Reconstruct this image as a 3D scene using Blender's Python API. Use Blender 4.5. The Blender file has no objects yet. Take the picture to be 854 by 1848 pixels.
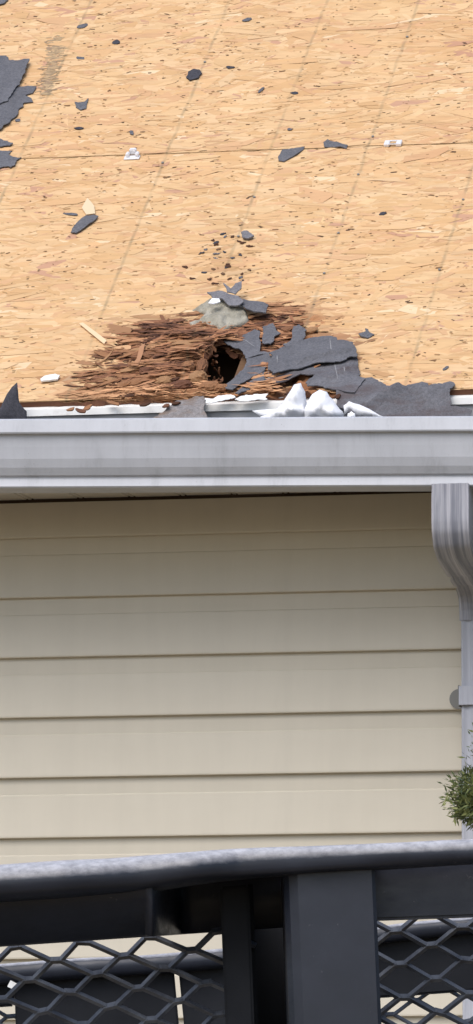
import bpy, bmesh, math, random
import numpy as np
from mathutils import Vector, Matrix, noise
from mathutils.geometry import delaunay_2d_cdt

random.seed(7)
rng = np.random.default_rng(7)
S = bpy.context.scene
COL = S.collection

# ------------------------------------------------------------------ camera
PSI, TH = 0.2042, 0.12015
CAM = Vector((2.813, -13.594, 1.6))
FWD = Vector((-math.sin(PSI)*math.cos(TH), math.cos(PSI)*math.cos(TH), math.sin(TH)))
RGT = Vector((math.cos(PSI), math.sin(PSI), 0))
UPV = RGT.cross(FWD)
cam = bpy.data.objects.new('camera', bpy.data.cameras.new('camera'))
COL.objects.link(cam)
cam.matrix_world = Matrix((RGT, UPV, -FWD)).transposed().to_4x4()
cam.location = CAM
cam.data.sensor_fit = 'VERTICAL'
cam.data.sensor_height = 36
cam.data.lens = 12000/1848*36
cam.data.clip_start = 0.5
cam.data.clip_end = 2000
S.camera = cam

# ------------------------------------------------------------------ light
SUN_EL, SUN_AZ = math.radians(51), math.radians(198)      # high, behind the camera, behind cloud
w = bpy.data.worlds.new('World'); S.world = w; w.use_nodes = True
nt = w.node_tree
sky = nt.nodes.new('ShaderNodeTexSky'); sky.sky_type = 'NISHITA'; sky.sun_disc = False
sky.sun_elevation = SUN_EL; sky.sun_rotation = SUN_AZ
sky.air_density = 1.0; sky.dust_density = 2.5; sky.ozone_density = 1.0
hs = nt.nodes.new('ShaderNodeHueSaturation'); hs.inputs['Saturation'].default_value = 1.0
bg = nt.nodes['Background']; bg.inputs['Strength'].default_value = 0.14
nt.links.new(sky.outputs[0], hs.inputs['Color']); nt.links.new(hs.outputs[0], bg.inputs['Color'])
sl = bpy.data.lights.new('sun', 'SUN'); sl.energy = 1.5; sl.angle = math.radians(50); sl.color = (1.0, 0.975, 0.95)
sun = bpy.data.objects.new('sun', sl); COL.objects.link(sun)
sd = Vector((math.sin(SUN_AZ)*math.cos(SUN_EL), math.cos(SUN_AZ)*math.cos(SUN_EL), math.sin(SUN_EL)))
sun.rotation_euler = sd.to_track_quat('Z', 'Y').to_euler()
sun.location = (0, -6, 12)
S.view_settings.view_transform = 'Standard'; S.view_settings.look = 'None'
S.view_settings.exposure = 0.38; S.view_settings.gamma = 1; S.view_settings.use_curve_mapping = False

# ------------------------------------------------------------------ geometry of the place
PIT = 0.602            # roof pitch, radians
CP, SP = math.cos(PIT), math.sin(PIT)
EY, EZ = -0.31, 3.4783   # top edge of the roof panels at the eave
B0 = 2.590             # one siding butt line
EXPO = 0.127

def ray(px, py):
    return (FWD*12000 + RGT*(px-427) + UPV*(924-py)).normalized()
def on_y(px, py, y):
    d = ray(px, py); t = (y-CAM.y)/d.y
    return CAM + d*t
def on_plane(px, py, o, n):
    d = ray(px, py); return CAM + d*((o-CAM).dot(n)/d.dot(n))
RN = Vector((0, -SP, CP)); RO = Vector((0, EY, EZ))
def roof_uv(px, py, h=0.0):
    p = on_plane(px, py, RO + RN*h, RN)
    return p.x, (p.y-EY+h*SP)/CP
def R3(u, v, n=0.0):
    return Vector((u, EY + v*CP - n*SP, EZ + v*SP + n*CP))
def lin(r, g, b):
    f = lambda c: c/255/12.92 if c/255 <= .04045 else ((c/255+.055)/1.055)**2.4
    return (f(r), f(g), f(b), 1)

# ------------------------------------------------------------------ materials
def mat(name, col, rough=.6, spec=.5, metal=0.0):
    m = bpy.data.materials.new(name); m.use_nodes = True
    b = m.node_tree.nodes['Principled BSDF']
    b.inputs['Base Color'].default_value = tuple(col[:3])+(1,)
    b.inputs['Roughness'].default_value = rough
    b.inputs['Specular IOR Level'].default_value = spec
    b.inputs['Metallic'].default_value = metal
    return m
def N(m, t, **kw):
    n = m.node_tree.nodes.new(t)
    for k, v in kw.items(): setattr(n, k, v)
    return n
def L(m, a, b): m.node_tree.links.new(a, b)
def coords(m, scale=(1, 1, 1), rot=(0, 0, 0)):
    t = N(m, 'ShaderNodeTexCoord'); mp = N(m, 'ShaderNodeMapping')
    mp.inputs['Scale'].default_value = scale; mp.inputs['Rotation'].default_value = rot
    L(m, t.outputs['Object'], mp.inputs['Vector']); return mp.outputs[0]
def nz(m, vec, scale, detail=6, rough=.6):
    n = N(m, 'ShaderNodeTexNoise'); n.inputs['Scale'].default_value = scale
    n.inputs['Detail'].default_value = detail; n.inputs['Roughness'].default_value = rough
    L(m, vec, n.inputs['Vector']); return n.outputs['Fac']
def ramp(m, fac, stops):
    r = N(m, 'ShaderNodeValToRGB'); e = r.color_ramp.elements
    while len(e) < len(stops): e.new(.5)
    for i, (p, c) in enumerate(stops):
        e[i].position = p; e[i].color = (c, c, c, 1) if isinstance(c, (int, float)) else tuple(c[:3])+(1,)
    L(m, fac, r.inputs[0]); return r.outputs[0]
def mix(m, fac, a, b, mode='MIX'):
    x = N(m, 'ShaderNodeMix'); x.data_type = 'RGBA'; x.blend_type = mode
    for s, v in ((x.inputs[0], fac), (x.inputs[6], a), (x.inputs[7], b)):
        if hasattr(v, 'is_linked'): L(m, v, s)
        elif isinstance(v, (int, float)) and s != x.inputs[0]: s.default_value = (v, v, v, 1)
        elif isinstance(v, (int, float)): s.default_value = v
        else: s.default_value = tuple(v[:3])+(1,)
    return x.outputs[2]
def mth(m, op, a, b=None):
    x = N(m, 'ShaderNodeMath', operation=op)
    for i, v in enumerate((a, b)):
        if v is None: continue
        if hasattr(v, 'is_linked'): L(m, v, x.inputs[i])
        else: x.inputs[i].default_value = v
    return x.outputs[0]
def setc(m, s): L(m, s, m.node_tree.nodes['Principled BSDF'].inputs['Base Color'])
def setr(m, s): L(m, s, m.node_tree.nodes['Principled BSDF'].inputs['Roughness'])
def bump(m, h, strength=.3, dist=.002):
    b = N(m, 'ShaderNodeBump'); b.inputs['Strength'].default_value = strength; b.inputs['Distance'].default_value = dist
    L(m, h, b.inputs['Height']); L(m, b.outputs[0], m.node_tree.nodes['Principled BSDF'].inputs['Normal'])

# roof wood: colour of each strand comes from its own attribute; chalk lines are printed on it
u1, v1 = roof_uv(760, 0); u2, v2 = roof_uv(580, 520)
CH_S = (u1-u2)/(v1-v2)
def chalk_u(px, py):
    u, v = roof_uv(px, py); return u - CH_S*v
CH = [chalk_u(240, 430), chalk_u(425, 440), chalk_u(667, 260), chalk_u(764, 590), chalk_u(88, 170)]
def wood_mat(name, attr=True, base=(.6, .4, .2)):
    m = mat(name, base, .75, .25)
    v = coords(m, (14, 90, 90)); g = nz(m, v, 1.0, 8, .65)
    c = None
    if attr:
        a = N(m, 'ShaderNodeVertexColor', layer_name='wood'); c = a.outputs['Color']
    else:
        vv = coords(m, (16, 60, 60)); c = ramp(m, nz(m, vv, 1.2, 3), [(.3, (.50, .32, .16)), (.5, (.61, .40, .205)), (.7, (.70, .48, .26))])
    c = mix(m, 1.0, c, ramp(m, g, [(.30, .89), (.5, .995), (.75, 1.05)]), 'MULTIPLY')
    big = nz(m, coords(m, (3, 3, 3)), 1.3, 4)
    c = mix(m, 1.0, c, ramp(m, big, [(.3, (.97, .92, .89)), (.6, (1.02, 1.02, 1.02))]), 'MULTIPLY')
    # chalk lines
    tc = N(m, 'ShaderNodeTexCoord'); sx = N(m, 'ShaderNodeSeparateXYZ'); L(m, tc.outputs['Object'], sx.inputs[0])
    q = mth(m, 'SUBTRACT', sx.outputs[0], mth(m, 'MULTIPLY', mth(m, 'SUBTRACT', sx.outputs[2], EZ), CH_S/SP))
    wob = mth(m, 'MULTIPLY', mth(m, 'SUBTRACT', nz(m, coords(m), 9, 2), .5), .010)
    q = mth(m, 'ADD', q, wob)
    d = None
    for c0 in CH:
        e = mth(m, 'ABSOLUTE', mth(m, 'SUBTRACT', q, c0))
        d = e if d is None else mth(m, 'MINIMUM', d, e)
    lm = ramp(m, mth(m, 'MULTIPLY', d, 100), [(.12, 1.0), (.55, 0.0)])
    br = ramp(m, nz(m, coords(m, (30, 8, 8)), 1.5, 4), [(.35, .05), (.65, .48)])
    lm = mth(m, 'MULTIPLY', lm, br)
    c = mix(m, lm, c, (.20, .165, .10))
    setc(m, c); bump(m, g, .22, .001)
    return m
M = {}
M['wood'] = wood_mat('strand_wood')
M['woodfar'] = wood_mat('plain_strand_board', False)

def rot_mat(name, c1, c2):
    m = mat(name, c1, .85, .2)
    v = coords(m, (20, 160, 160)); g = nz(m, v, 1, 7, .7)
    setc(m, mix(m, g, c2, c1)); bump(m, g, .6, .002); return m
M['rots'] = [rot_mat('rotten_wood_%s' % n, a, b) for n, a, b in (
    ('tan', (.46, .27, .14), (.27, .14, .07)), ('brown', (.30, .15, .08), (.16, .07, .036)), ('dark', (.12, .055, .032), (.04, .02, .012)),
    ('orange', (.40, .21, .105), (.22, .10, .05)), ('red', (.21, .095, .055), (.10, .045, .028)))]

def felt_mat(name, c, sc=1.0, stain=None):
    m = mat(name, c, .9, .25)
    v = coords(m); g = nz(m, v, 900*sc, 2, .7); b = nz(m, v, 14, 5)
    k = mix(m, 1.0, c, ramp(m, g, [(.3, .72), (.7, 1.25)]), 'MULTIPLY')
    k = mix(m, 1.0, k, ramp(m, b, [(.3, .82), (.7, 1.12)]), 'MULTIPLY')
    mid = nz(m, v, 190, 5, .75); k = mix(m, 1.0, k, ramp(m, mid, [(.32, .70), (.5, 1.0), (.7, 1.3)]), 'MULTIPLY')
    if stain:
        s = nz(m, coords(m, (5, 5, 18)), 2.2, 5); k = mix(m, ramp(m, s, [(.48, 0.0), (.68, .8)]), k, stain)
    setc(m, k); bump(m, mid, .5, .003); return m
M['felt'] = felt_mat('asphalt_felt', (.135, .136, .150))
M['feltdark'] = felt_mat('dark_asphalt_felt', (.06, .06, .072))
M['feltlight'] = felt_mat('pale_asphalt_felt', (.20, .195, .21))
M['feltstain'] = felt_mat('stained_asphalt_felt', (.25, .235, .235), 1, (.20, .12, .065))
M['feltbrown'] = felt_mat('rust_streaked_asphalt_felt', (.140, .140, .154), 1, (.095, .072, .072))
m = mat('roof_cement', (.30, .28, .22), .95, .2); v = coords(m)
g = nz(m, v, 130, 8, .75); b2 = nz(m, v, 30, 4)
setc(m, mix(m, ramp(m, b2, [(.35, 0.0), (.65, 1.0)]), (.33, .31, .25), (.50, .47, .39))); bump(m, g, .9, .006); M['cement'] = m

def vinyl(name, c, streak=.0):
    m = mat(name, c, .42, .4)
    v = coords(m, (1.2, 1.2, 3)); b = nz(m, v, 2.0, 6)
    k = mix(m, 1.0, c, ramp(m, b, [(.3, (.955, .95, .94)), (.7, (1.02, 1.02, 1.02))]), 'MULTIPLY')
    s = nz(m, coords(m, (22, 22, 1.5)), 1.0, 5)
    k = mix(m, 1.0, k, ramp(m, s, [(.35, .965), (.6, 1.0)]), 'MULTIPLY')
    setc(m, k); bump(m, nz(m, coords(m, (60, 60, 260)), 1.0, 4), .06, .001); return m
M['siding'] = vinyl('cream_vinyl', (.605, .56, .46))
M['soffit'] = vinyl('soffit_vinyl', (.62, .60, .55))
m = mat('gutter_paint', (.60, .62, .66), .45, .45)
s = nz(m, coords(m, (26, 26, 1.4)), 1.0, 7, .7); b = nz(m, coords(m), 5, 6)
k = mix(m, 1.0, (.495, .512, .55), ramp(m, s, [(.28, .80), (.45, .96), (.7, 1.03)]), 'MULTIPLY')
k = mix(m, 1.0, k, ramp(m, b, [(.3, .90), (.65, 1.04)]), 'MULTIPLY')
sp = nz(m, coords(m), 260, 3); k = mix(m, ramp(m, sp, [(.68, 0.0), (.74, .55)]), k, (.20, .19, .19))
setc(m, k); M['gutter'] = m
M['fascia'] = vinyl('weathered_fascia_paint', (.30, .305, .32))
M['white'] = mat('white_trim_paint', (.80, .80, .78), .5, .4)
b = nz(M['white'], coords(M['white']), 30, 6); setc(M['white'], mix(M['white'], ramp(M['white'], b, [(.52, 0.0), (.74, .45)]), (.82, .82, .80), (.42, .38, .32)))
m = mat('white_sheet', (.82, .83, .86), .55, .4); b = nz(m, coords(m), 60, 5)
setc(m, mix(m, ramp(m, b, [(.64, 0.0), (.72, .6)]), (.86, .87, .90), (.42, .40, .39))); bump(m, nz(m, coords(m), 55, 5), .35, .003); M['sheet'] = m
m = mat('weathered_downspout_paint', (.3, .3, .33), .5, .4)
s = nz(m, coords(m, (80, 1.5, 2.0)), 1.0, 6, .7); b = nz(m, coords(m, (16, 5, 5)), 1, 4)
k = mix(m, ramp(m, s, [(.42, 0.0), (.62, 1.0)]), (.19, .20, .235), (.48, .48, .52))
k = mix(m, ramp(m, b, [(.40, .0), (.70, .35)]), k, (.30, .30, .34)); setc(m, k); M['spout'] = m
M['spoutpipe'] = mat('grey_pipe_paint', (.4, .42, .47), .45, .4); m = M['spoutpipe']
s = nz(m, coords(m, (60, 60, 2.2)), 1.0, 6, .7); setc(m, mix(m, ramp(m, s, [(.3, 0.0), (.7, 1.0)]), (.36, .375, .43), (.52, .54, .60)))
M['strap'] = mat('dull_grey_strap', (.22, .22, .21), .6, .4)
M['lumber'] = rot_mat('old_lumber', (.20, .12, .07), (.10, .055, .03))
M['dark'] = mat('dark_attic_and_wall_core', (.10, .07, .05), .95, .1)
M['clipw'] = mat('bright_galvanised_clip', (.80, .80, .82), .4, .5, .15)
M['clip'] = mat('galvanised_clip', (.72, .72, .74), .35, .5, .6)

def paint(name, wear=.5, dust_sheen=0.0, lo=0.0):
    m = mat(name, (.03, .034, .045), .45, .5)
    v = coords(m)
    a = nz(m, v, 6, 7, .65); b = nz(m, coords(m, (30, 30, 90)), 1.0, 7, .75); c = nz(m, v, 85, 6, .7)
    k = ramp(m, a, [(.3, (.010, .013, .021)), (.55, (.016, .020, .032)), (.75, (.026, .031, .046))])
    k = mix(m, ramp(m, c, [(.66, 0.0), (.76, wear*.8)]), k, (.25, .24, .25))
    rs = nz(m, v, 23, 6); k = mix(m, ramp(m, rs, [(.70, 0.0), (.80, .55*wear)]), k, (.10, .055, .03))
    if dust_sheen:
        ge = N(m, 'ShaderNodeNewGeometry'); sn = N(m, 'ShaderNodeSeparateXYZ'); L(m, ge.outputs['Normal'], sn.inputs[0])
        up = mth(m, 'ADD', sn.outputs[2], mth(m, 'MULTIPLY', mth(m, 'SUBTRACT', nz(m, coords(m, (10, 30, 30)), 7.0, 8, .7), .5), .42))
        k = mix(m, ramp(m, up, [(lo, 0.0), (lo+(1-lo)*.45, .45), (lo+(1-lo)*.95, 1.0)]), k, mix(m, ramp(m, c, [(.38, 0.0), (.66, 1.0)]), (.56, .56, .585), (.32, .32, .34)))  # upward faces painted paler: sky highlight along with dust and scuffs
    if 0: k = mix(m, ramp(m, b, [(.35, 0.0), (.60, dust_sheen)]), k, (.33, .33, .36))
    setc(m, k); setr(m, ramp(m, b, [(.3, .30), (.7, .55)])); bump(m, c, .10, .001); return m
M['paint'] = paint('black_steel_paint', .6)
M['rail'] = paint('scuffed_rail_paint_painted_sheen', .9, .35, .08)
M['paintshade'] = paint('matt_black_paint_shaded_copy', .1); M['paintshade'].node_tree.nodes['Principled BSDF'].inputs['Specular IOR Level'].default_value = .25  # shaded copy of the black paint: recess and far-side shade in its colour
setc(M['paintshade'], ramp(M['paintshade'], nz(M['paintshade'], coords(M['paintshade']), 7, 5), [(.3, (.006, .007, .010)), (.7, (.013, .015, .020))]))
setr(M['paintshade'], ramp(M['paintshade'], nz(M['paintshade'], coords(M['paintshade']), 9, 3), [(.3, .6), (.7, .8)]))
m = M['meshpaint'] = paint('mesh_paint_sky_glint', .5); bb = m.node_tree.nodes['Principled BSDF']
v = coords(m); q = nz(m, v, 40, 5); setc(m, mix(m, ramp(m, q, [(.35, 0.0), (.65, 1.0)]), (.05, .055, .068), (.12, .13, .15)))  # greyer base puts the sky's glint on the strands into their colour
for l_ in list(bb.inputs['Roughness'].links): m.node_tree.links.remove(l_)
bb.inputs['Roughness'].default_value = .32
M['railfar'] = paint('black_far_rail_paint', .5, .2, .62)
M['rubber'] = mat('tyre_rubber', (.02, .02, .02), .8)
M['bark'] = rot_mat('shrub_bark', (.12, .08, .05), (.05, .035, .025))
for n, c in (('leaf', (.125, .150, .048)), ('leaflight', (.21, .23, .08)), ('leafdark', (.065, .09, .034)), ('leafgrey', (.13, .17, .11))):
    M[n] = mat('evergreen_'+n, c, .6, .3)
m = mat('tan_gravel', (.28, .21, .13), .9, .3); b = nz(m, coords(m), 25, 8, .7)
setc(m, mix(m, b, (.13, .10, .062), (.31, .24, .155))); bump(m, b, .6, .02); M['ground'] = m

# ------------------------------------------------------------------ object helpers
def obj(name, me, material=None, parent=None, kind=None, label=None):
    o = bpy.data.objects.new(name, me); COL.objects.link(o)
    if material is not None:
        me.materials.clear()
        for q in (material if isinstance(material, (list, tuple)) else [material]): me.materials.append(q)
    if parent is not None:
        o.parent = parent; o.matrix_parent_inverse = Matrix.Translation(-parent.location) if parent.rotation_euler == Vector((0,0,0)) else Matrix()
    if kind: o['kind'] = kind
    if label: o['label'] = label
    return o
def thing(name, label, cat, loc=(0, 0, 0), group=None):
    o = bpy.data.objects.new(name, None); COL.objects.link(o); o.location = loc; o.empty_display_size = .1
    return tag(o, label, cat, group)
def tag(o, label, cat, group=None):
    o['label'] = label; o['category'] = cat
    if group: o['group'] = group
    return o
def mesh(name, vs, fs, smooth=False):
    me = bpy.data.meshes.new(name); me.from_pydata([tuple(v) for v in vs], [], fs); me.update()
    if smooth: me.polygons.foreach_set('use_smooth', [True]*len(me.polygons))
    return me
def box_bm(bm, c, s, bev=0.0, M4=None):
    r = bmesh.ops.create_cube(bm, size=1.0)
    for v in r['verts']: v.co = Vector((v.co.x*s[0], v.co.y*s[1], v.co.z*s[2])) + Vector(c)
    if bev:
        es = list({e for v in r['verts'] for e in v.link_edges})
        bmesh.ops.bevel(bm, geom=es, offset=bev, segments=2, affect='EDGES')
def bm_mesh(name, bm, smooth=False):
    me = bpy.data.meshes.new(name); bmesh.ops.recalc_face_normals(bm, faces=bm.faces[:]); bm.to_mesh(me); bm.free()
    if smooth: me.polygons.foreach_set('use_smooth', [True]*len(me.polygons))
    return me
def box_obj(name, c, s, material, parent, bev=0.0):
    bm = bmesh.new(); box_bm(bm, c, s, bev); return obj(name, bm_mesh(name, bm), material, parent)
def extrude_x(name, prof, xs, dz=None, closed=False, smooth=False):
    """profile of (y,z) points carried along x; dz(x) raises the section"""
    vs, fs = [], []; n = len(prof)
    for x in xs:
        for (y, z) in prof: vs.append((x, y, z + (dz(x) if dz else 0)))
    for i in range(len(xs)-1):
        for j in range(n if closed else n-1):
            k = (j+1) % n; fs.append((i*n+j, i*n+k, (i+1)*n+k, (i+1)*n+j))
    if closed: fs += [tuple(range(n)), tuple(range((len(xs)-1)*n, len(xs)*n))[::-1]]
    return mesh(name, vs, fs, smooth)
def fbm(x, y, z, o=4): return noise.fractal(Vector((x, y, z)), 1.0, 2.0, o)

# polygon tools ---------------------------------------------------------
def jag(poly, amp, it=2, seed=0):
    r = random.Random(seed); P = [Vector(p) for p in poly]
    for k in range(it):
        Q = []
        for i, p in enumerate(P):
            q = P[(i+1) % len(P)]; d = q-p
            Q.append(p)
            if d.length > amp*1.2:
                Q.append(p + d*r.uniform(.38, .62) + Vector((-d.y, d.x)).normalized()*r.gauss(0, amp*.55/(k+1)))
        P = Q
    return P
def inside(P, x, y):
    c = False; j = len(P)-1
    for i in range(len(P)):
        if (P[i].y > y) != (P[j].y > y) and x < (P[j].x-P[i].x)*(y-P[i].y)/(P[j].y-P[i].y)+P[i].x: c = not c
        j = i
    return c
def edist(P, x, y):
    p = Vector((x, y)); b = 1e9
    for i in range(len(P)):
        a = P[i]; q = P[(i+1) % len(P)]; d = q-a; t = max(0, min(1, (p-a).dot(d)/max(d.length_squared, 1e-12)))
        b = min(b, (p-a-d*t).length)
    return b
def fill(P, step, seed=0):
    r = random.Random(seed); x0 = min(p.x for p in P); x1 = max(p.x for p in P); y0 = min(p.y for p in P); y1 = max(p.y for p in P)
    pts = list(P); y = y0
    while y < y1:
        x = x0
        while x < x1:
            a, b = x+r.uniform(-.3, .3)*step, y+r.uniform(-.3, .3)*step
            if inside(P, a, b) and edist(P, a, b) > step*.35: pts.append(Vector((a, b)))
            x += step
        y += step
    n = len(P)
    res = delaunay_2d_cdt(pts, [], [list(range(n))], 1, 1e-7)
    return res[0], [list(f) for f in res[2]]

def sheet_mesh(name, P, step, hfun, to3, thick, seed=0, smooth=False):
    """closed thin sheet: outline P in metres, height function, mapping to 3-D"""
    V, F = fill(P, step, seed); n = len(V)
    top = [to3(p.x, p.y, hfun(p.x, p.y)) for p in V]; bot = [to3(p.x, p.y, hfun(p.x, p.y)-thick) for p in V]
    fs = [tuple(f) for f in F] + [tuple(i+n for i in f[::-1]) for f in F]
    cnt = {}
    for f in F:
        for i in range(len(f)):
            a, b = f[i], f[(i+1) % len(f)]; cnt[(a, b)] = 1
    for (a, b) in list(cnt):
        if (b, a) not in cnt: fs.append((b, a, a+n, b+n))
    me = mesh(name, top+bot, fs)
    bm = bmesh.new(); bm.from_mesh(me); bmesh.ops.recalc_face_normals(bm, faces=bm.faces[:]); bm.to_mesh(me); bm.free()
    if smooth: me.polygons.foreach_set('use_smooth', [True]*len(me.polygons))
    return me
def recentre(o):
    me = o.data; n = len(me.vertices); a = np.empty(n*3); me.vertices.foreach_get('co', a); a = a.reshape(-1, 3)
    c = a.mean(0); c[2] = a[:, 2].min(); me.vertices.foreach_set('co', (a-c).ravel()); me.update(); o.location = Vector(c)
    return o

# ------------------------------------------------------------------ ground
me = mesh('ground', [(-400, -400, 0), (400, -400, 0), (400, 400, 0), (-400, 400, 0)], [(0, 1, 2, 3)])
obj('ground', me, M['ground'], kind='structure')

# ------------------------------------------------------------------ house
house = thing('house', 'house with cream lap siding and stripped roof of bare strand board', 'house', (0, 0, 0))
HX = 3.65
soff_z = on_y(20, 902, -0.004).z
# siding: one board per course
prof = [(.003, .0042), (-.0128, .0042), (-.0152, .0056), (-.0155, .0085), (-.0062, .094), (-.0046, .0965), (-.0036, .132), (0.003, .138)]
bm_prof = extrude_x('siding_board', prof, [-HX, 0, HX], None, True)
k0 = -int((B0-0.25)/EXPO); zt = B0
k = k0
while B0 + k*EXPO < soff_z - .01:
    z = B0 + k*EXPO
    if z + .138 > soff_z:
        pr = [(y, min(zz, soff_z-z-.008)) for y, zz in prof]
        me = extrude_x('siding_board', pr, [-HX, 0, HX], None, True)
    else: me = bm_prof
    o = obj('siding_board', me, None, house); o.location.z = z
    if not len(me.materials): me.materials.append(M['siding'])
    k += 1
# wall core, gables, foundation
box_obj('wall', (0, .061, (B0+k0*EXPO+soff_z)/2+.15), (2*HX-.02, .11, soff_z-(B0+k0*EXPO)+.3), M['dark'], house)  # core coloured dark to paint in the shade of the soffit gap
box_obj('foundation', (0, 3.5, .12), (2*HX-.04, 6.9, .30), M['cement'], house)
RV = (3.5-EY)/CP; RZ = EZ + RV*SP - .25
for s in (-1, 1):
    vs = [(s*(HX-.06), .12, .2), (s*(HX-.06), 6.88, .2), (s*(HX-.06), 6.88, EZ+.02), (s*(HX-.06), 3.5, RZ+.1), (s*(HX-.06), .12, EZ+.02)]
    vs += [(x-s*.1, y, z) for x, y, z in vs]
    obj('gable_wall', mesh('gable_wall', vs, [(0,1,2,3,4), (9,8,7,6,5)] + [(i, (i+1) % 5, 5+(i+1) % 5, 5+i) for i in range(5)]), M['siding'], house)
box_obj('rear_wall', (0, 6.95, 1.85), (2*HX, .11, 3.3), M['siding'], house)
# soffit boards
nb = int(2*HX/.1105)
prof_s = [(0, 0), (.0, .006), (.1105, .006), (.1105, 0), (.105, 0), (.1025, .004), (.099, 0), (.0060, 0), (.003, .004)]
vs = []
for y in (EY+.022, -.0005):
    for (a, z) in prof_s: vs.append((a, y, z))
n = len(prof_s)
sm = mesh('soffit_panel', vs, [(j, (j+1) % n, n+(j+1) % n, n+j) for j in range(n)] + [tuple(range(n)), tuple(range(n, 2*n))[::-1]])
sm.materials.append(M['soffit'])
for i in range(nb):
    o = obj('soffit_panel', sm, None, house); o.location = (-HX + i*.1105, 0, soff_z + random.uniform(-.0008, .0008))
box_obj('fascia', (0, EY+.010, EZ-.075-.03), (2*HX, .018, .15), M['fascia'], house)
# drip edge: white bent metal under the panel edge
DE = [(EY+.06, EZ+.06*SP/CP-.0165), (EY-.002, EZ-.0165), (EY-.006, EZ-.0170), (EY-.006, EZ-.031), (EY-.004, EZ-.031), (EY-.003, EZ-.0185), (EY+.06, EZ+.06*SP/CP-.0185)]
obj('drip_edge', extrude_x('drip_edge', DE, list(np.linspace(-HX, HX, 60)), lambda x: .0012*noise.noise(Vector((x*9, 0, 1))), True), M['white'], house)
# attic floor and rafters
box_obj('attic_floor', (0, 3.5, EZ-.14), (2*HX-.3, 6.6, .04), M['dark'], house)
ru, rv_ = roof_uv(420, 650)
for i in range(-5, 6):
    u = ru + .03 + i*.6096
    vs = [R3(u+s*.019, v, n) for s in (-1, 1) for (v, n) in ((.02, -.0135), (RV-.1, -.0135), (RV-.1, -.15), (.15, -.10), (.02, -.06))]
    obj('rafter', mesh('rafter', vs, [(0,1,2,3,4), (9,8,7,6,5)] + [(j, (j+1) % 5, 5+(j+1) % 5, 5+j) for j in range(5)]), M['lumber'], house)

# ---- roof panels
def uvpoly(px): return [Vector(roof_uv(*p)) for p in px]
ROT = uvpoly([(118, 712), (135, 684), (158, 660), (190, 634), (196, 615), (180, 596), (215, 588), (280, 575), (345, 565), (400, 558), (470, 548), (520, 543), (568, 551), (592, 572), (602, 600), (640, 616), (652, 690), (640, 735), (100, 735)])
HOLE = uvpoly([(397, 624), (412, 629), (430, 631), (446, 646), (440, 664), (432, 676), (405, 699), (390, 699), (382, 690), (374, 678), (370, 655), (384, 648), (392, 638)])
SU, SV = 800., 373.
def sdist(P, U, Vv):
    """signed distance (pixel-like metric, positive inside)"""
    X = np.asarray(U)*SU; Y = np.asarray(Vv)*SV; px = np.array([p.x*SU for p in P]); py = np.array([p.y*SV for p in P])
    best = np.full(X.shape, 1e9); ins = np.zeros(X.shape, bool)
    for i in range(len(P)):
        j = (i+1) % len(P); dx, dy = px[j]-px[i], py[j]-py[i]
        t = np.clip(((X-px[i])*dx+(Y-py[i])*dy)/(dx*dx+dy*dy), 0, 1)
        best = np.minimum(best, np.hypot(X-px[i]-t*dx, Y-py[i]-t*dy))
        cr = (py[i] > Y) != (py[j] > Y)
        xi = dx*(Y-py[i])/(dy if abs(dy) > 1e-9 else 1e-9)+px[i]
        ins ^= cr & (X < xi)
    return np.where(ins, best, -best)
def vnoise(U, Vv, s1, s2, seed, o=4):
    return np.array([fbm(a*s1, b*s2, seed, o) for a, b in zip(np.ravel(U), np.ravel(Vv))]).reshape(np.shape(U))
def rotmask(U, Vv):
    d = sdist(ROT, U, Vv) + vnoise(U, Vv, 14, 9, 3.3)*11
    wd_ = 15 + 45*np.clip((.20-Vv)/.16, 0, 1)*np.clip((ROT[7].x-U)/.12, 0, 1) + 10*np.clip((U-ROT[10].x)/.06, 0, 1)
    return np.clip(d/wd_+.30, 0, 1)
PAL = np.array([(.640, .405, .205), (.66, .44, .235), (.605, .38, .185), (.69, .475, .265), (.64, .42, .215), (.61, .375, .20), (.665, .45, .24)])
RPAL = np.array([(.25, .125, .066), (.33, .175, .095), (.14, .065, .036), (.19, .09, .05), (.44, .26, .14), (.08, .038, .024), (.28, .13, .07), (.22, .12, .08)])

def colour_attr(me, cols):
    a = me.color_attributes.new('wood', 'FLOAT_COLOR', 'POINT')
    c = np.ones((len(cols), 4), np.float32); c[:, :3] = cols; a.data.foreach_set('color', c.ravel())

PU0, PU1 = -1.30, 1.138
P1, G = 1.219, .004
def plain_panel(u0, u1, v0, v1):
    vs = [R3(u, v, n) for n in (-.012, 0) for (u, v) in ((u0, v0), (u1, v0), (u1, v1), (u0, v1))]
    return mesh('roof_panel', vs, [(4,5,6,7), (3,2,1,0), (0,1,5,4), (1,2,6,5), (2,3,7,6), (3,0,4,7)])
rows = [(0, P1), (P1+G, 2*P1+G), (2*P1+2*G, 3*P1+2*G), (3*P1+3*G, RV)]
panels = {}
for r_, (v0, v1) in enumerate(rows):
    for c_, (u0, u1) in enumerate(((-HX-.1, PU0-G), (PU0, PU1), (PU1+G, HX+.1))):
        if (r_, c_) == (0, 1): continue
        panels[(r_, c_)] = obj('roof_panel', plain_panel(u0, u1, v0, v1), M['woodfar'], house)
# rear slope
vs = [(x, y, z+n) for n in (0, -.012) for (x, y, z) in ((-HX-.1, 3.51, EZ+RV*SP), (HX+.1, 3.51, EZ+RV*SP), (HX+.1, 7.3, EZ), (-HX-.1, 7.3, EZ))]
obj('rear_roof', mesh('rear_roof', vs, [(0,1,2,3), (7,6,5,4), (0,4,5,1), (1,5,6,2), (2,6,7,3), (3,7,4,0)]), M['woodfar'], house)

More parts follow.
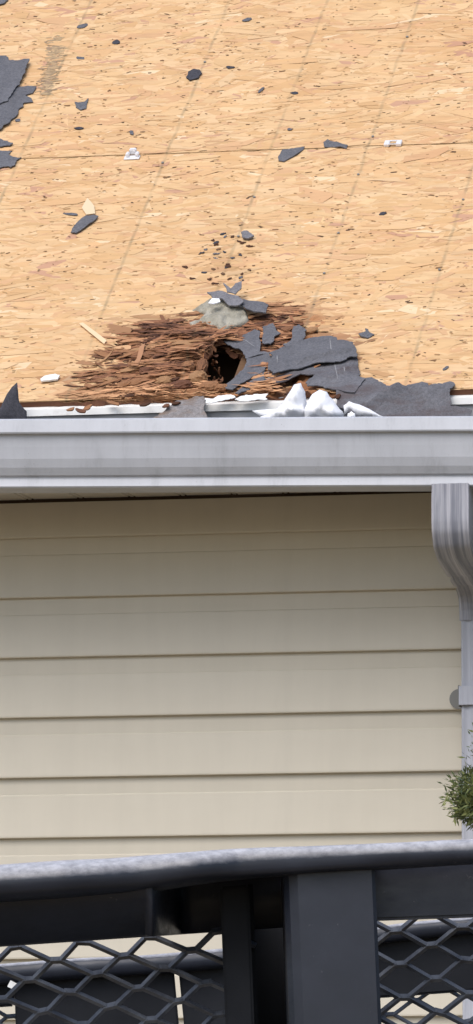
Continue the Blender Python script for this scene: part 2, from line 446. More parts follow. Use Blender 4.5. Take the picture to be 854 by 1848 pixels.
# the damaged panel: grid with rot relief and a hole through it
nu, nv = 440, 210
gu = np.linspace(PU0, PU1, nu+1); gv = np.linspace(0, P1, nv+1)
UU, VV = np.meshgrid(gu, gv)
near = sdist(ROT, UU, VV) > -60
rm = np.zeros_like(UU); rm[near] = rotmask(UU[near], VV[near])
hd = sdist(HOLE, UU, VV); hn = np.zeros_like(UU); hn[near] = vnoise(UU[near], VV[near], 60, 40, 8.1, 3)
lump = np.zeros_like(UU); lump[near] = vnoise(UU[near], VV[near], 22, 26, 5.7, 5)
fine = np.zeros_like(UU); fine[near] = vnoise(UU[near], VV[near], 40, 150, 1.7, 4)
holez = np.clip(1 - np.abs(hd+20)/70, 0, 1)
uc, vc = roof_uv(345, 640)
heap = np.exp(-(((UU-uc)*SU/52)**2 + ((VV-vc)*SV/34)**2))
height = rm*(-.006 + lump*.014 + fine*.006) + heap*(.026 + .02*lump) * rm - rm*holez*.006*(heap < .3)
keep = (hd + hn*5) < 0
idx = np.arange((nu+1)*(nv+1)).reshape(nv+1, nu+1)
pts = [R3(u, v, h) for u, v, h in zip(UU.ravel(), VV.ravel(), height.ravel())]
kc = keep[:-1, :-1] & keep[1:, :-1] & keep[:-1, 1:] & keep[1:, 1:]
fs = np.stack([idx[:-1, :-1], idx[:-1, 1:], idx[1:, 1:], idx[1:, :-1]], -1)[kc].tolist()
me = mesh('roof_panel', pts, fs)
base = np.tile(np.array([.585, .385, .195]), (UU.size, 1))
rmf = rm.ravel()[:, None]; t = np.clip(lump.ravel()*1.2+.5, 0, 1)[:, None]
rc = np.array([.12, .05, .025])*(1-t) + np.array([.40, .19, .088])*t
colour_attr(me, base*(1-rmf)+rc*rmf)
p0 = obj('roof_panel', me, [M['wood'], M['rots'][4]], house, label='rotted roof panel at the eave with a hole through it')
sm_ = p0.modifiers.new('thickness', 'SOLIDIFY'); sm_.thickness = .012; sm_.offset = -1; sm_.material_offset_rim = 1
panels[(0, 1)] = p0

# strands: every flake of the board its own sliver
def strands(n, u0, u1, v0, v1, hmin, hmax, tilt, sel=None, lenm=.055, wid=(.004, .017), angsd=13, dark=0.0, big=1):
    U = rng.uniform(u0, u1, n); Vv = rng.uniform(v0, v1, n)
    if sel is not None:
        k = sel(U, Vv); U, Vv = U[k], Vv[k]
    n = len(U)
    Ln = np.clip(rng.lognormal(math.log(lenm), .45, n), lenm*.25, lenm*2.4); Wd = rng.uniform(wid[0], wid[1], n)*(.6+.4*Ln/lenm)
    A = np.radians(rng.normal(0, angsd, n) + np.where(rng.random(n) < .07, rng.uniform(-70, 70, n), 0))
    sh = np.array([(-.5, -.15), (-.40, -.5), (.38, -.5), (.5, .1), (.42, .5), (-.36, .5)])
    P = np.repeat(sh[None], n, 0) + rng.normal(0, .09, (n, 6, 2))
    X = P[..., 0]*Ln[:, None]; Y = P[..., 1]*Wd[:, None]
    tx = rng.normal(0, tilt*.35, n)[:, None]; ty = rng.normal(0, tilt, n)[:, None]
    H = rng.uniform(hmin, hmax, n)[:, None] + X*tx + Y*ty
    uu = U[:, None]+X*np.cos(A)[:, None]-Y*np.sin(A)[:, None]; vv = Vv[:, None]+X*np.sin(A)[:, None]+Y*np.cos(A)[:, None]
    return uu, vv, H, U, Vv
def strand_obj(uu, vv, H, cols, parent, v0, v1, name='strand_layer'):
    if parent is p0:
        k = (sdist(HOLE, uu, vv) < -1).all(1); uu, vv, H, cols = uu[k], vv[k], H[k], cols[k]
    n = len(uu); vv = np.clip(vv, v0, v1); uu = np.clip(uu, PU0, PU1)
    X = uu.ravel(); Y = EY + vv.ravel()*CP - H.ravel()*SP; Z = EZ + vv.ravel()*SP + H.ravel()*CP
    me = bpy.data.meshes.new(name)
    me.from_pydata(np.stack([X, Y, Z], 1).tolist(), [], np.arange(n*6).reshape(n, 6).tolist()); me.update()
    colour_attr(me, np.repeat(cols, 6, 0))
    return obj(name, me, M['wood'], parent, kind='stuff')
def base_cols(n):
    c = PAL[rng.integers(0, len(PAL), n)]*rng.normal(1, .03, (n, 1))
    rare = rng.random(n); c[rare < .02] = (.52, .30, .19); c[rare > .985] = (.74, .56, .35)
    return np.clip(c, .02, .9)
smud = [(roof_uv(425, 410), roof_uv(400, 500), .03, .16)]
def smudge(U, Vv):
    f = np.ones(len(U))
    for (a, b, w_, k) in smud:
        a, b = np.array(a), np.array(b); d = b-a; t = np.clip(((U-a[0])*d[0]+(Vv-a[1])*d[1])/(d@d), 0, 1)
        r = np.hypot(U-a[0]-t*d[0], (Vv-a[1]-t*d[1])*.5); f *= 1-k*np.exp(-(r/w_)**2)
    return f[:, None]
_a, _b, _c, _d = roof_uv(0, 0), roof_uv(0, 700), roof_uv(854, 0), roof_uv(854, 700)
vis = lambda U, Vv: (U > _b[0]+(_a[0]-_b[0])*(Vv-_b[1])/(_a[1]-_b[1])-.3) & (U < _d[0]+(_c[0]-_d[0])*(Vv-_d[1])/(_c[1]-_d[1])+.3)
for (row, v0, v1) in ((0, 0.0, P1), (1, P1+G, 2*P1+G)):
    if row == 0: sel = lambda U, Vv: vis(U, Vv) & ~(sdist(HOLE, U, Vv) > -14)
    else: sel = vis
    uu, vv, H, U, Vv = strands(17000, PU0, PU1, v0, v1, .0003, .0011, .022, sel, lenm=.075, wid=(.008, .030), angsd=19)
    c = base_cols(len(U))
    if row == 0:
        m_ = np.zeros(len(U)); nr = sdist(ROT, U, Vv) > -40; m_[nr] = rotmask(U[nr], Vv[nr])
        ok = m_ < .9; uu, vv, H, U, Vv, c, m_ = uu[ok], vv[ok], H[ok], U[ok], Vv[ok], c[ok], m_[ok]
        mm = np.clip(m_*1.1, 0, 1)[:, None]; c = c*(1-mm) + mm*np.array([.36, .19, .095])*rng.normal(1, .14, (len(U), 1))
    c = np.clip(c*smudge(U, Vv), .01, .9)
    strand_obj(uu, vv, H, c, panels[(row, 1)], v0+.0005, v1)
    # bark and resin flecks, small pressed-in gaps
    uu, vv, H, U, Vv = strands(3000, PU0, PU1, v0, v1, .0016, .0019, .0, sel, lenm=.0060, wid=(.0012, .0042), angsd=22)
    c = np.array([(.20, .11, .05), (.11, .065, .035), (.32, .18, .08), (.38, .22, .10), (.40, .25, .12)])[rng.integers(0, 5, len(U))]
    strand_obj(uu, vv, H, c, panels[(row, 1)], v0+.0005, v1, 'bark_fleck')
# grey mould specks on the smudge at the top left
sa, sb = np.array(roof_uv(102, 70)), np.array(roof_uv(84, 172))
uu, vv, H, U, Vv = strands(420, 0, 1, 0, 1, .0016, .0019, 0, None, .011, (.002, .006), 25)
tt = rng.random(420); nu_ = sa[0]+(sb[0]-sa[0])*tt+rng.normal(0, .0085, 420); nv_ = sa[1]+(sb[1]-sa[1])*tt+rng.normal(0, .012, 420)
strand_obj(uu-U[:, None]+nu_[:, None], vv-Vv[:, None]+nv_[:, None], H, np.array([(.34, .25, .15), (.42, .30, .17), (.30, .21, .135), (.47, .33, .19)])[rng.integers(0, 4, 420)], panels[(1, 1)], P1+G, 2*P1+G, 'mould_speck')
# rotten loose strands: a mat of slivers, then the large ones one by one
insel = lambda U, Vv: (sdist(ROT, U, Vv) > 2) & ~(sdist(HOLE, U, Vv) > -3)
uu, vv, H, U, Vv = strands(30000, ROT[0].x-.05, ROT[10].x+.08, 0, .5, 0, .0025, .10, insel, lenm=.040, wid=(.0015, .0065), angsd=13)
keepm = rng.random(len(U)) < np.clip((rotmask(U, Vv)-.35)*2, 0, 1)
uu, vv, H, U, Vv = uu[keepm], vv[keepm], H[keepm], U[keepm], Vv[keepm]
H = H*(1+1.6*np.clip(1-Vv/.22, 0, 1))[:, None]
hp = np.exp(-(((U-uc)*SU/52)**2 + ((Vv-vc)*SV/38)**2)); mk = rotmask(U, Vv)
ln_ = vnoise(U, Vv, 22, 26, 5.7, 5)
H = H + (mk*(-.005+ln_*.014) + hp*mk*(.026+.02*ln_))[:, None]
tn = np.clip(.52+.85*vnoise(U, Vv, 17, 30, 2.2, 4)+.25*np.clip(1-Vv/.2, 0, 1)-.12*np.clip((Vv-.2)/.12, 0, 1)+rng.normal(0, .13, len(U)), 0, 1)[:, None]
tn = np.where(tn < .5, tn*2, 0), np.where(tn >= .5, (tn-.5)*2, 0)
c = np.where(tn[1] > 0, np.array([.295, .135, .068])*(1-tn[1])+np.array([.54, .30, .155])*tn[1], np.array([.085, .04, .025])*(1-tn[0])+np.array([.295, .135, .068])*tn[0])
c = np.clip(c*rng.normal(1.08, .10, (len(U), 1)), .01, .8)
edge = (1-np.clip((rotmask(U, Vv)-.5)*2, 0, 1))[:, None]*.6
c = c*(1-edge)+edge*np.array([.42, .235, .12])
strand_obj(uu, vv, H, c, p0, .0005, P1, 'rotten_sliver')
var = []
for i in range(40):
    Ln = random.uniform(.018, .06); Wd = random.uniform(.003, .011); cu = random.uniform(-.25, .5); tw = random.uniform(-.8, .8); th = .0012
    vs = []
    for q in range(5):
        s_ = q/4-.5; w_ = Wd*max(.08, 1-(1.9*abs(s_))**2*random.uniform(.55, 1.1))/2; z = cu*Ln*(s_*s_*4-.5)*.3
        for (sd_, dz) in ((-1, 0), (1, 0), (1, -th), (-1, -th)):
            a = tw*s_; j = random.gauss(0, Wd*.06)
            vs.append((s_*Ln, (sd_*w_+j)*math.cos(a), z+sd_*w_*math.sin(a)+dz))
    fs = [(0, 1, 2, 3), (19, 18, 17, 16)] + [(4*q+j, 4*q+4+j, 4*q+4+(j+1) % 4, 4*q+(j+1) % 4) for q in range(4) for j in range(4)]
    me = mesh('rotten_strand', vs, fs); me.materials.append(M['rots'][[0, 1, 2, 3, 4, 0, 1, 3][i % 8]]); var.append(me)
cnt = 0
RB = Matrix(((1, 0, 0), (0, CP, -SP), (0, SP, CP))).to_4x4()
def place_strand(u, v, h, az=None, lift=None, sc=1.0, k=None):
    o = bpy.data.objects.new('rotten_strand', random.choice(var) if k is None else var[k]); COL.objects.link(o); o.parent = p0
    az = (random.gauss(0, 13) if random.random() < .8 else random.gauss(0, 50)) if az is None else az
    Mx = Matrix.Translation(R3(u, v, h)) @ RB @ Matrix.Rotation(math.radians(az), 4, 'Z') @ Matrix.Rotation(math.radians(random.gauss(0, 9) if lift is None else lift), 4, 'Y') @ Matrix.Rotation(math.radians(random.gauss(5, 13)), 4, 'X')
    o.matrix_basis = Mx @ Matrix.Scale(sc, 4)
while cnt < 105:
    px, py = random.uniform(140, 640), random.uniform(600, 722)
    if random.random() < .75: px, py = random.uniform(150, 410), random.uniform(628, 718)
    u, v = roof_uv(px, py)
    if v < .004 or not inside(ROT, u, v): continue
    d = float(sdist(HOLE, np.array([u]), np.array([v]))[0])
    if d > -6: continue
    e1, e2 = np.array([u-.02, u+.02, u]), np.array([v, v, v+.012])
    if sdist(HOLE, e1, e2).max() > -2: continue
    h_ = float(np.exp(-(((u-uc)*SU/52)**2+((v-vc)*SV/38)**2)))
    place_strand(u, v, random.uniform(.002, .009)+h_*.028, sc=random.uniform(.7, 1.25)*(1.15 if py > 640 else .9)); cnt += 1
# swollen chunks of rotten board heaped left of the hole
cv = []
for i in range(6):
    bm = bmesh.new(); bmesh.ops.create_icosphere(bm, subdivisions=3, radius=1.0)
    for v_ in bm.verts:
        q = v_.co.copy(); lay = round(q.z*3)/3
        v_.co = Vector((q.x*(1+.35*fbm(q.x*2, q.y*2, lay*5+i*7, 3)), q.y*(1+.45*fbm(q.x*2+5, q.y*2, lay*6+i*7, 3)), lay*.8+q.z*.2+.15*fbm(q.x*3, q.y*3, i, 3)))
    cm = bm_mesh('rotten_chunk', bm); cm.materials.append(M['rots'][(3, 0, 1, 3, 0, 4)[i]]); cv.append(cm)
for i, (px, py, a, b, c_) in enumerate(((362, 622, 34, 16, 9), (345, 652, 20, 12, 9), (318, 642, 20, 11, 8), (300, 660, 22, 11, 7), (356, 690, 26, 12, 9), (326, 702, 30, 10, 7), (378, 704, 26, 9, 7), (298, 692, 22, 10, 6), (272, 648, 22, 9, 6), (248, 694, 24, 8, 5), (392, 611, 22, 9, 6), (312, 612, 26, 8, 6), (338, 670, 20, 12, 8), (282, 630, 22, 8, 5), (366, 668, 12, 20, 8), (222, 700, 22, 7, 5), (200, 690, 18, 6, 4), (268, 676, 20, 9, 6), (400, 706, 18, 6, 6), (560, 600, 18, 7, 4), (520, 598, 16, 7, 4))):
    u, v = roof_uv(px, py); o = bpy.data.objects.new('rotten_chunk', cv[i % 6]); COL.objects.link(o); o.parent = p0
    o.matrix_basis = Matrix.Translation(R3(u, v, c_*.0011)) @ RB @ Matrix.Rotation(random.gauss(0, .25), 4, 'Z') @ Matrix.Rotation(random.gauss(0, .15), 4, 'Y') @ Matrix.Diagonal((a/SU*.75, b/SV*.6, c_*.0014, 1))
# broken fibres hanging at the left wall of the hole
for i in range(20):
    u, v = roof_uv(random.uniform(368, 400), random.uniform(640, 690))
    place_strand(u, v, random.uniform(-.03, .004), az=random.uniform(60, 110), lift=random.uniform(10, 60), k=random.choice([1, 2, 4, 9, 10, 12]))

# nail heads along the chalk lines, panel clips on the seam
bm = bmesh.new()
for c0 in CH[:4]:
    v = .12
    while v < 2.4:
        if random.random() < .25:
            r = bmesh.ops.create_cone(bm, cap_ends=True, segments=8, radius1=.0032, radius2=.0028, depth=.002)
            mt = Matrix.Translation(R3(c0+CH_S*v+random.gauss(0, .002), v, .0032)) @ RB
            bmesh.ops.transform(bm, matrix=mt, verts=r['verts'])
        v += random.choice([.10, .15, .20])
obj('nail_heads', bm_mesh('nail_heads', bm), M['strap'], house, kind='stuff')
def clip_mesh(kind):
    bm = bmesh.new()
    if kind == 0:
        box_bm(bm, (0, -.010, .003), (.040, .022, .002), .0006); box_bm(bm, (0, .012, .010), (.018, .012, .016), .002)
        box_bm(bm, (-.012, -.002, .008), (.009, .018, .010), .002); box_bm(bm, (.013, -.002, .008), (.009, .018, .010), .002)
    else:
        box_bm(bm, (-.0135, 0, .004), (.012, .022, .007), .001); box_bm(bm, (.0135, 0, .004), (.012, .022, .007), .001)
        box_bm(bm, (0, .009, .0062), (.018, .004, .0022), .0005); box_bm(bm, (0, -.009, .0062), (.018, .003, .0022), .0005)
    return bm_mesh('panel_clip', bm)
for k, (px, py) in enumerate(((240, 284), (710, 262.5))):
    u, v = roof_uv(px, py)
    o = obj('panel_clip', clip_mesh(k), M['clipw'], house, label=('bent bright metal clip standing up from the panel seam', 'flat H shaped metal clip on the panel seam')[k])
    o.matrix_parent_inverse = Matrix(); o.matrix_basis = Matrix.Translation(R3(u, v, .001)) @ RB @ Matrix.Scale((.88, 1.0)[k], 4)

# ---- gutter: front lip, ogee face, bottom; hung with a fall to the right
GY = EY - .128
zl0, zl1 = on_y(20, 757.5, GY).z, on_y(830, 752.5, GY).z
xl0, xl1 = on_y(20, 757, GY).x, on_y(830, 752, GY).x
def gz(x):
    x = max(-1.1, min(1.1, x)); return zl0 + (x-xl0)/(xl1-xl0)*(zl1-zl0) + .0012*noise.noise(Vector((x*2.1, 3, 0)))
gp = [(GY+.018, -.006), (GY+.016, .000), (GY+.004, .0012), (GY+.0005, -.001), (GY-.0035, -.0235), (GY-.002, -.0262), (GY+.006, -.0268),
      (GY+.0075, -.030), (GY+.010, -.050), (GY+.0135, -.072), (GY+.019, -.088), (GY+.027, -.1015), (GY+.0335, -.1045), (GY+.0335, -.107), (GY+.0295, -.1220), (GY+.032, -.1245), (EY-.006, -.1245)]
gp = [(y, z*1.10) for y, z in gp]
inner = [(y+.0012, z+.0012) for y, z in gp[::-1][1:-1]]
back = [(EY-.006, -.004), (EY-.0085, -.004), (EY-.0085, -.1345)]
xs = list(np.linspace(-HX, HX, 240))
gutter = obj('gutter', extrude_x('gutter', gp+back+inner, xs, gz, True), M['gutter'], house)
for s in (-1, 1):
    vs = [(s*HX, y, z+gz(s*HX)) for y, z in gp]+[(s*HX, EY-.006, gz(s*HX)-.004)]
    obj('end_cap', mesh('end_cap', vs, [tuple(range(len(vs)))]), M['gutter'], gutter)
for i in range(7):
    x = -2.6 + i*.78 - .12
    bm = bmesh.new(); box_bm(bm, (x, (GY+EY)/2+.004, gz(x)-.012), (.025, .108, .002))
    obj('hanger', bm_mesh('hanger', bm), M['clip'], gutter)

# ---- downspout: ribbed elbow swinging back to the wall, pipe, strap
ds = on_y(781, 900, EY-.105); DX = ds.x + .037; ZG = gz(DX) - .137
path = [(-.392, .004), (-.392, -.03), (-.392, -.07), (-.390, -.083), (-.379, -.101), (-.350, -.114), (-.30, -.124), (-.25, -.132), (-.20, -.140), (-.15, -.148), (-.11, -.157), (-.085, -.171), (-.070, -.192), (-.063, -.215), (-.062, -.240)]
def fluted(hw, hd, ribs=4, amp=.0035, n=60):
    out = []
    pts_ = []
    for i in range(n):
        a = i/n*4; side = int(a); f = a-side
        c_ = [(-1, -1), (1, -1), (1, 1), (-1, 1), (-1, -1)]
        x = c_[side][0]+(c_[side+1][0]-c_[side][0])*f; y = c_[side][1]+(c_[side+1][1]-c_[side][1])*f
        am = amp*(.5-.5*math.cos(f*math.pi*2*ribs))
        nx, ny = [(0, -1), (1, 0), (0, 1), (-1, 0)][side]
        pts_.append((x*hw-nx*am*1.0, y*hd-ny*am))
    return pts_
def sweep(name, path, sec, x0, z0, crease=(), smooth=True):
    P = []
    for i in range(len(path)-1):
        for q in range(4): P.append((path[i][0]+(path[i+1][0]-path[i][0])*q/4, path[i][1]+(path[i+1][1]-path[i][1])*q/4))
    P.append(path[-1]); vs, fs = [], []; n = len(sec)
    for i, (y, z) in enumerate(P):
        a = P[max(0, i-2)]; b = P[min(len(P)-1, i+2)]; t = Vector((b[0]-a[0], b[1]-a[1])).normalized(); nn = Vector((-t.y, t.x))
        k = 1.0
        for c0 in crease:
            k -= .10*math.exp(-((i-c0)/.8)**2)
        if i < 3: k *= .985
        for (sx, sy) in sec:
            vs.append((x0+sx*k, y-nn.x*sy*k*-1, z0+z+nn.y*sy*k))
    for i in range(len(P)-1):
        for j in range(n): fs.append((i*n+j, i*n+(j+1) % n, (i+1)*n+(j+1) % n, (i+1)*n+j))
    me = mesh(name, vs, fs, smooth); bm = bmesh.new(); bm.from_mesh(me); bmesh.ops.recalc_face_normals(bm, faces=bm.faces[:]); bm.to_mesh(me); bm.free()
    return me
pz0 = ZG-.226
pipe = obj('downspout', sweep('downspout', [(-.062, 0), (-.062, -.5), (-.062, -1.5), (-.062, -(pz0-.12))], fluted(.036, .027, 3, .003), DX, pz0), M['spoutpipe'], house)
obj('elbow', sweep('elbow', path, fluted(.0385, .030, 4, .0034), DX, ZG, (31, 37)), M['spout'], pipe)
obj('elbow', sweep('elbow', [(-.062, -.02), (-.062, -.06), (-.08, -.09), (-.13, -.115), (-.22, -.13)], fluted(.0385, .030, 4, .0042), DX, .24, (6, 9)), M['spout'], pipe)
sp = on_y(826, 1258, -.062)
bm = bmesh.new(); box_bm(bm, (DX, -.0945, sp.z), (.083, .003, .040), .001)
o = obj('strap', bm_mesh('strap', bm), M['spoutpipe'], pipe)
bm = bmesh.new()
for s in (-1, 1):
    box_bm(bm, (DX+s*.0405, -.055, sp.z), (.003, .082, .044), .001)
    r = bmesh.ops.create_cone(bm, cap_ends=True, segments=20, radius1=.021, radius2=.021, depth=.003)
    bmesh.ops.transform(bm, matrix=Matrix.Translation((DX+s*.052, -.0185, sp.z)) @ Matrix.Rotation(math.pi/2, 4, 'X'), verts=r['verts'])
    obj('strap_ear', bm_mesh('strap_ear', bm), M['strap'], pipe); bm = bmesh.new()
bm.free()
# drip screw under the lip above the spout
scr = on_y(801, 880, GY+.03)
bm = bmesh.new(); bmesh.ops.create_uvsphere(bm, u_segments=10, v_segments=6, radius=.0042)
bmesh.ops.translate(bm, vec=(scr.x, GY+.026, scr.z), verts=bm.verts[:]); obj('rivet', bm_mesh('rivet', bm, True), M['white'], gutter)

# ------------------------------------------------------------------ scraps lying on the roof
def scrap(name, label, cat, pxpoly, material, h0=.004, thick=.003, amp=.004, freq=14, jagpx=2.6, step=.011, seed=1, group=None, bend=None, it=3, ridge=None):
    P = jag([Vector(roof_uv(*p, h0)) for p in pxpoly], jagpx/560, it, seed)
    if ridge: rg = [(Vector(roof_uv(*a)), Vector(roof_uv(*b)), w_, hh) for a, b, w_, hh in ridge]
    thick = thick*.7
    def hf(u, v):
        h = h0 + amp*fbm(u*freq, v*freq*.7, seed*1.7, 3) + amp*.6
        if ridge:
            for a, b, w_, hh in rg:
                d = b-a; t = max(0, min(1, (Vector((u, v))-a).dot(d)/d.length_squared)); h += hh*math.exp(-((Vector((u, v))-a-d*t).length/w_)**2)
        if bend: h += bend(u, v)
        return h
    o = obj(name, sheet_mesh(name, P, step, hf, R3, thick, seed), material)
    recentre(o); return tag(o, label, cat, group)
FG = 'torn asphalt sheet left around the rot hole'
scrap('felt_scrap', 'long grey felt strip slanting down across the right edge of the hole', 'felt scrap', [(403, 699), (433, 675), (443, 662), (446, 652), (487, 637), (488, 653), (479, 668), (449, 688), (420, 706)], M['felt'], .008, .003, .006, seed=11, group=FG)
scrap('felt_scrap', 'narrow grey felt strip just below the slanting strip beside the hole', 'felt scrap', [(424, 711), (446, 691), (479, 671), (477, 691), (449, 704), (430, 712)], M['felt'], .008, .003, .004, seed=12, group=FG)
scrap('felt_scrap', 'grey felt flap with a pale scratch directly above the hole', 'felt scrap', [(400, 611), (428, 613), (440, 605), (459, 596), (470, 599), (469, 637), (487, 639), (446, 652), (443, 645), (433, 632), (412, 624)], M['felt'], .007, .003, .005, seed=13, group=FG)
scrap('felt_scrap', 'small upright grey felt tab between the scratched flap and the big sheet', 'felt scrap', [(474, 589), (493, 584), (507, 603), (495, 609), (488, 622), (474, 621)], M['felt'], .006, .003, .004, seed=14, group=FG)
scrap('felt_scrap', 'big torn grey asphalt sheet with creases right of the hole', 'felt scrap', [(487, 645), (540, 648), (600, 640), (643, 640), (649, 671), (648, 681), (660, 690), (640, 712), (600, 706), (584, 700), (556, 700), (552, 694), (570, 681), (544, 678), (508, 693), (482, 698), (475, 686), (488, 655)], M['feltbrown'], .004, .003, .007, seed=15, group=FG, ridge=[((490, 680), (530, 665), .010, .008), ((600, 690), (640, 668), .008, .007)])
scrap('felt_scrap', 'upper grey asphalt layer overlapping the big torn sheet with a lifted lower edge', 'felt scrap', [(487, 639), (513, 627), (531, 624), (544, 614), (564, 609), (597, 606), (610, 616), (636, 619), (643, 630), (644, 646), (626, 648), (604, 655), (570, 657), (542, 665), (520, 668), (494, 677), (484, 668), (488, 652)], M['felt'], .013, .003, .005, seed=27, group=FG, ridge=[((545, 663), (625, 645), .008, .007)])
scrap('felt_scrap', 'rounded grey felt lobe sticking up from the top of the big sheet', 'felt scrap', [(511, 625), (526, 617), (530, 593), (541, 588), (551, 596), (552, 608), (544, 618), (530, 628)], M['felt'], .010, .003, .005, seed=16, group=FG)
def droop(u, v): return -max(0, .0-v)**1.3*.8
scrap('felt_scrap', 'long grey asphalt sheet drooping over the eave at the right', 'felt scrap', [(625, 690), (646, 683), (672, 683), (688, 693), (716, 701), (730, 696), (749, 694), (762, 691), (773, 700), (792, 694), (812, 690), (821, 696), (812, 703), (812, 722), (850, 724), (847, 731), (834, 741), (820, 751), (760, 751), (690, 752), (640, 735), (606, 722), (604, 700)], M['feltbrown'], .005, .003, .006, seed=17, group=FG, bend=droop, ridge=[((640, 735), (720, 705), .012, .012), ((730, 700), (790, 745), .010, -.006)])
scrap('felt_scrap', 'pale brown stained felt flap hanging over the eave below the rotten wood', 'felt scrap', [(239, 750), (264, 743), (286, 736), (302, 730), (321, 723), (346, 720), (367, 716), (372, 723), (370, 735), (375, 743), (407, 744), (384, 749), (370, 754), (344, 755), (314, 754), (269, 754)], M['feltstain'], .004, .003, .005, seed=18, bend=droop)
scrap('felt_scrap', 'grey felt strip lying in the gutter at far right', 'felt scrap', [(834, 741), (850, 731), (900, 728), (905, 748), (832, 750)], M['feltlight'], .0, .003, .004, seed=19, bend=droop)
from mathutils.bvhtree import BVHTree
def scratch(target, a, b, w_=.0035):
    V = [v.co+target.location for v in target.data.vertices]; T = BVHTree.FromPolygons(V, [tuple(p.vertices) for p in target.data.polygons])
    a, b = Vector(roof_uv(*a)), Vector(roof_uv(*b)); d = (b-a); n_ = Vector((-d.y, d.x)).normalized(); vs = []
    for i in range(13):
        p = a+d*(i/12); ww = w_*(.5+.5*abs(noise.noise(Vector((i*.9, a.x*90, 2)))))*(1-abs(i/6-1)**4*.8)
        for s_ in (-1, 1):
            q = p+n_*s_*ww/2; h = T.ray_cast(R3(q.x, q.y, .12), -RN)
            if h[0] is None: continue
            vs.append(h[0]+RN*.0007-target.location)
    if len(vs) % 2 or len(vs) < 4: return
    o = bpy.data.objects.new('scratch', mesh('scratch', vs, [(i, i+1, i+3, i+2) for i in range(0, len(vs)-2, 2)])); COL.objects.link(o); o.parent = target; o.data.materials.append(M['scuff'])
M['scuff'] = felt_mat('pale_scuff', (.26, .26, .27))
F_ = {o['label']: o for o in bpy.data.objects if o.name.startswith('felt_scrap')}
big_ = [o for l, o in F_.items() if l.startswith('big torn')][0]; up_ = [o for l, o in F_.items() if l.startswith('upper grey')][0]; flap_ = [o for l, o in F_.items() if 'pale scratch' in l][0]; arm_ = [o for l, o in F_.items() if 'slanting down' in l][0]
for t_, a, b in ((up_, (597, 622), (600, 650)), (big_, (604, 658), (611, 695)), (up_, (502, 655), (503, 669)), (big_, (622, 672), (624, 683)), (flap_, (437, 618), (462, 634)), (arm_, (448, 660), (470, 645)), (big_, (484, 668), (487, 694))): scratch(t_, a, b)
# felt left in place at the left edge of the picture
LG = 'felt pieces left on the board at the left'
scrap('felt_sheet', 'large dark torn felt sheet at the left with a pointed top corner', 'felt scrap', [(-160, 90), (-30, 100), (12, 101), (18, 109), (54, 108), (46, 126), (38, 145), (28, 160), (16, 178), (0, 188), (-160, 240)], M['felt'], .010, .003, .004, seed=21, group=LG)
scrap('felt_sheet', 'dark torn felt layer with a pointed tongue under the large sheet', 'felt scrap', [(-160, 170), (0, 172), (25, 160), (48, 157), (66, 157), (62, 164), (46, 172), (60, 184), (42, 187), (34, 198), (30, 210), (20, 218), (10, 228), (0, 236), (-160, 290)], M['felt'], .004, .003, .004, seed=22, group=LG)
scrap('felt_scrap', 'small dark felt point just above the seam at the left edge', 'felt scrap', [(-60, 248), (0, 251), (14, 256), (23, 259), (18, 264), (0, 266), (-60, 268)], M['felt'], .004, .003, .003, seed=23, group=LG)
scrap('felt_scrap', 'dark felt piece with ragged end lying over the seam at the left edge', 'felt scrap', [(-60, 270), (0, 271), (22, 272), (15, 278), (24, 283), (39, 285), (28, 294), (20, 303), (0, 304), (-60, 306)], M['felt'], .004, .003, .003, seed=24, group=LG)
scrap('felt_scrap', 'dark felt corner in the top left of the bare roof', 'felt scrap', [(-40, -20), (14, -14), (15, 0), (8, 7), (0, 9), (-40, 12)], M['felt'], .004, .003, .003, seed=25, group=LG)
# single scraps
SG = 'asphalt scraps scattered over the bare board'
def spot(px, py, l, w_, ang, seed):
    r = random.Random(seed); a = math.radians(-ang); out = []
    k = 9
    for i in range(k):
        t = i/k*2*math.pi; rr = r.uniform(.72, 1.1)
        x, y = math.cos(t)*l/2*rr, math.sin(t)*w_/2*rr
        out.append((px+x*math.cos(a)-y*math.sin(a), py+x*math.sin(a)+y*math.cos(a)))
    return out[::-1] if False else out
for i, (poly, lab) in enumerate((
    ([(502, 284), (510, 272), (530, 269), (550, 265), (548, 270), (535, 280), (512, 292), (503, 291)], 'grey leaf shaped asphalt scrap lying just below the seam in mid roof'),
    ([(584, 258), (592, 254), (596, 257), (610, 258), (628, 262), (626, 268), (612, 267), (600, 266), (586, 266)], 'grey ragged asphalt scrap on the seam left of the flat clip'),
    ([(128, 421), (134, 411), (145, 398), (155, 390), (168, 390), (178, 392), (172, 400), (160, 408), (138, 423)], 'grey wedge shaped asphalt scrap on the left half below the seam'),
    ([(647, 604), (656, 602), (660, 600), (660, 595), (665, 596), (666, 600), (676, 604), (663, 611), (652, 609)], 'small grey notched scrap on bare board right of the big torn sheet'),
    ([(336, 141), (340, 130), (350, 126), (360, 127), (365, 134), (358, 142), (342, 146)], 'thick dark lump of shingle above the bent clip'),
    ([(135, 185), (145, 185), (154, 183), (160, 178), (157, 188), (156, 196), (146, 199), (137, 194)], 'dark scrap with a curled tail near the left felt sheet'))):
    scrap('shingle_scrap', lab, 'shingle scrap', poly, M['felt'] if i != 4 else M['feltdark'], .003, .003, .004, 30, .7, .007, 40+i, SG)
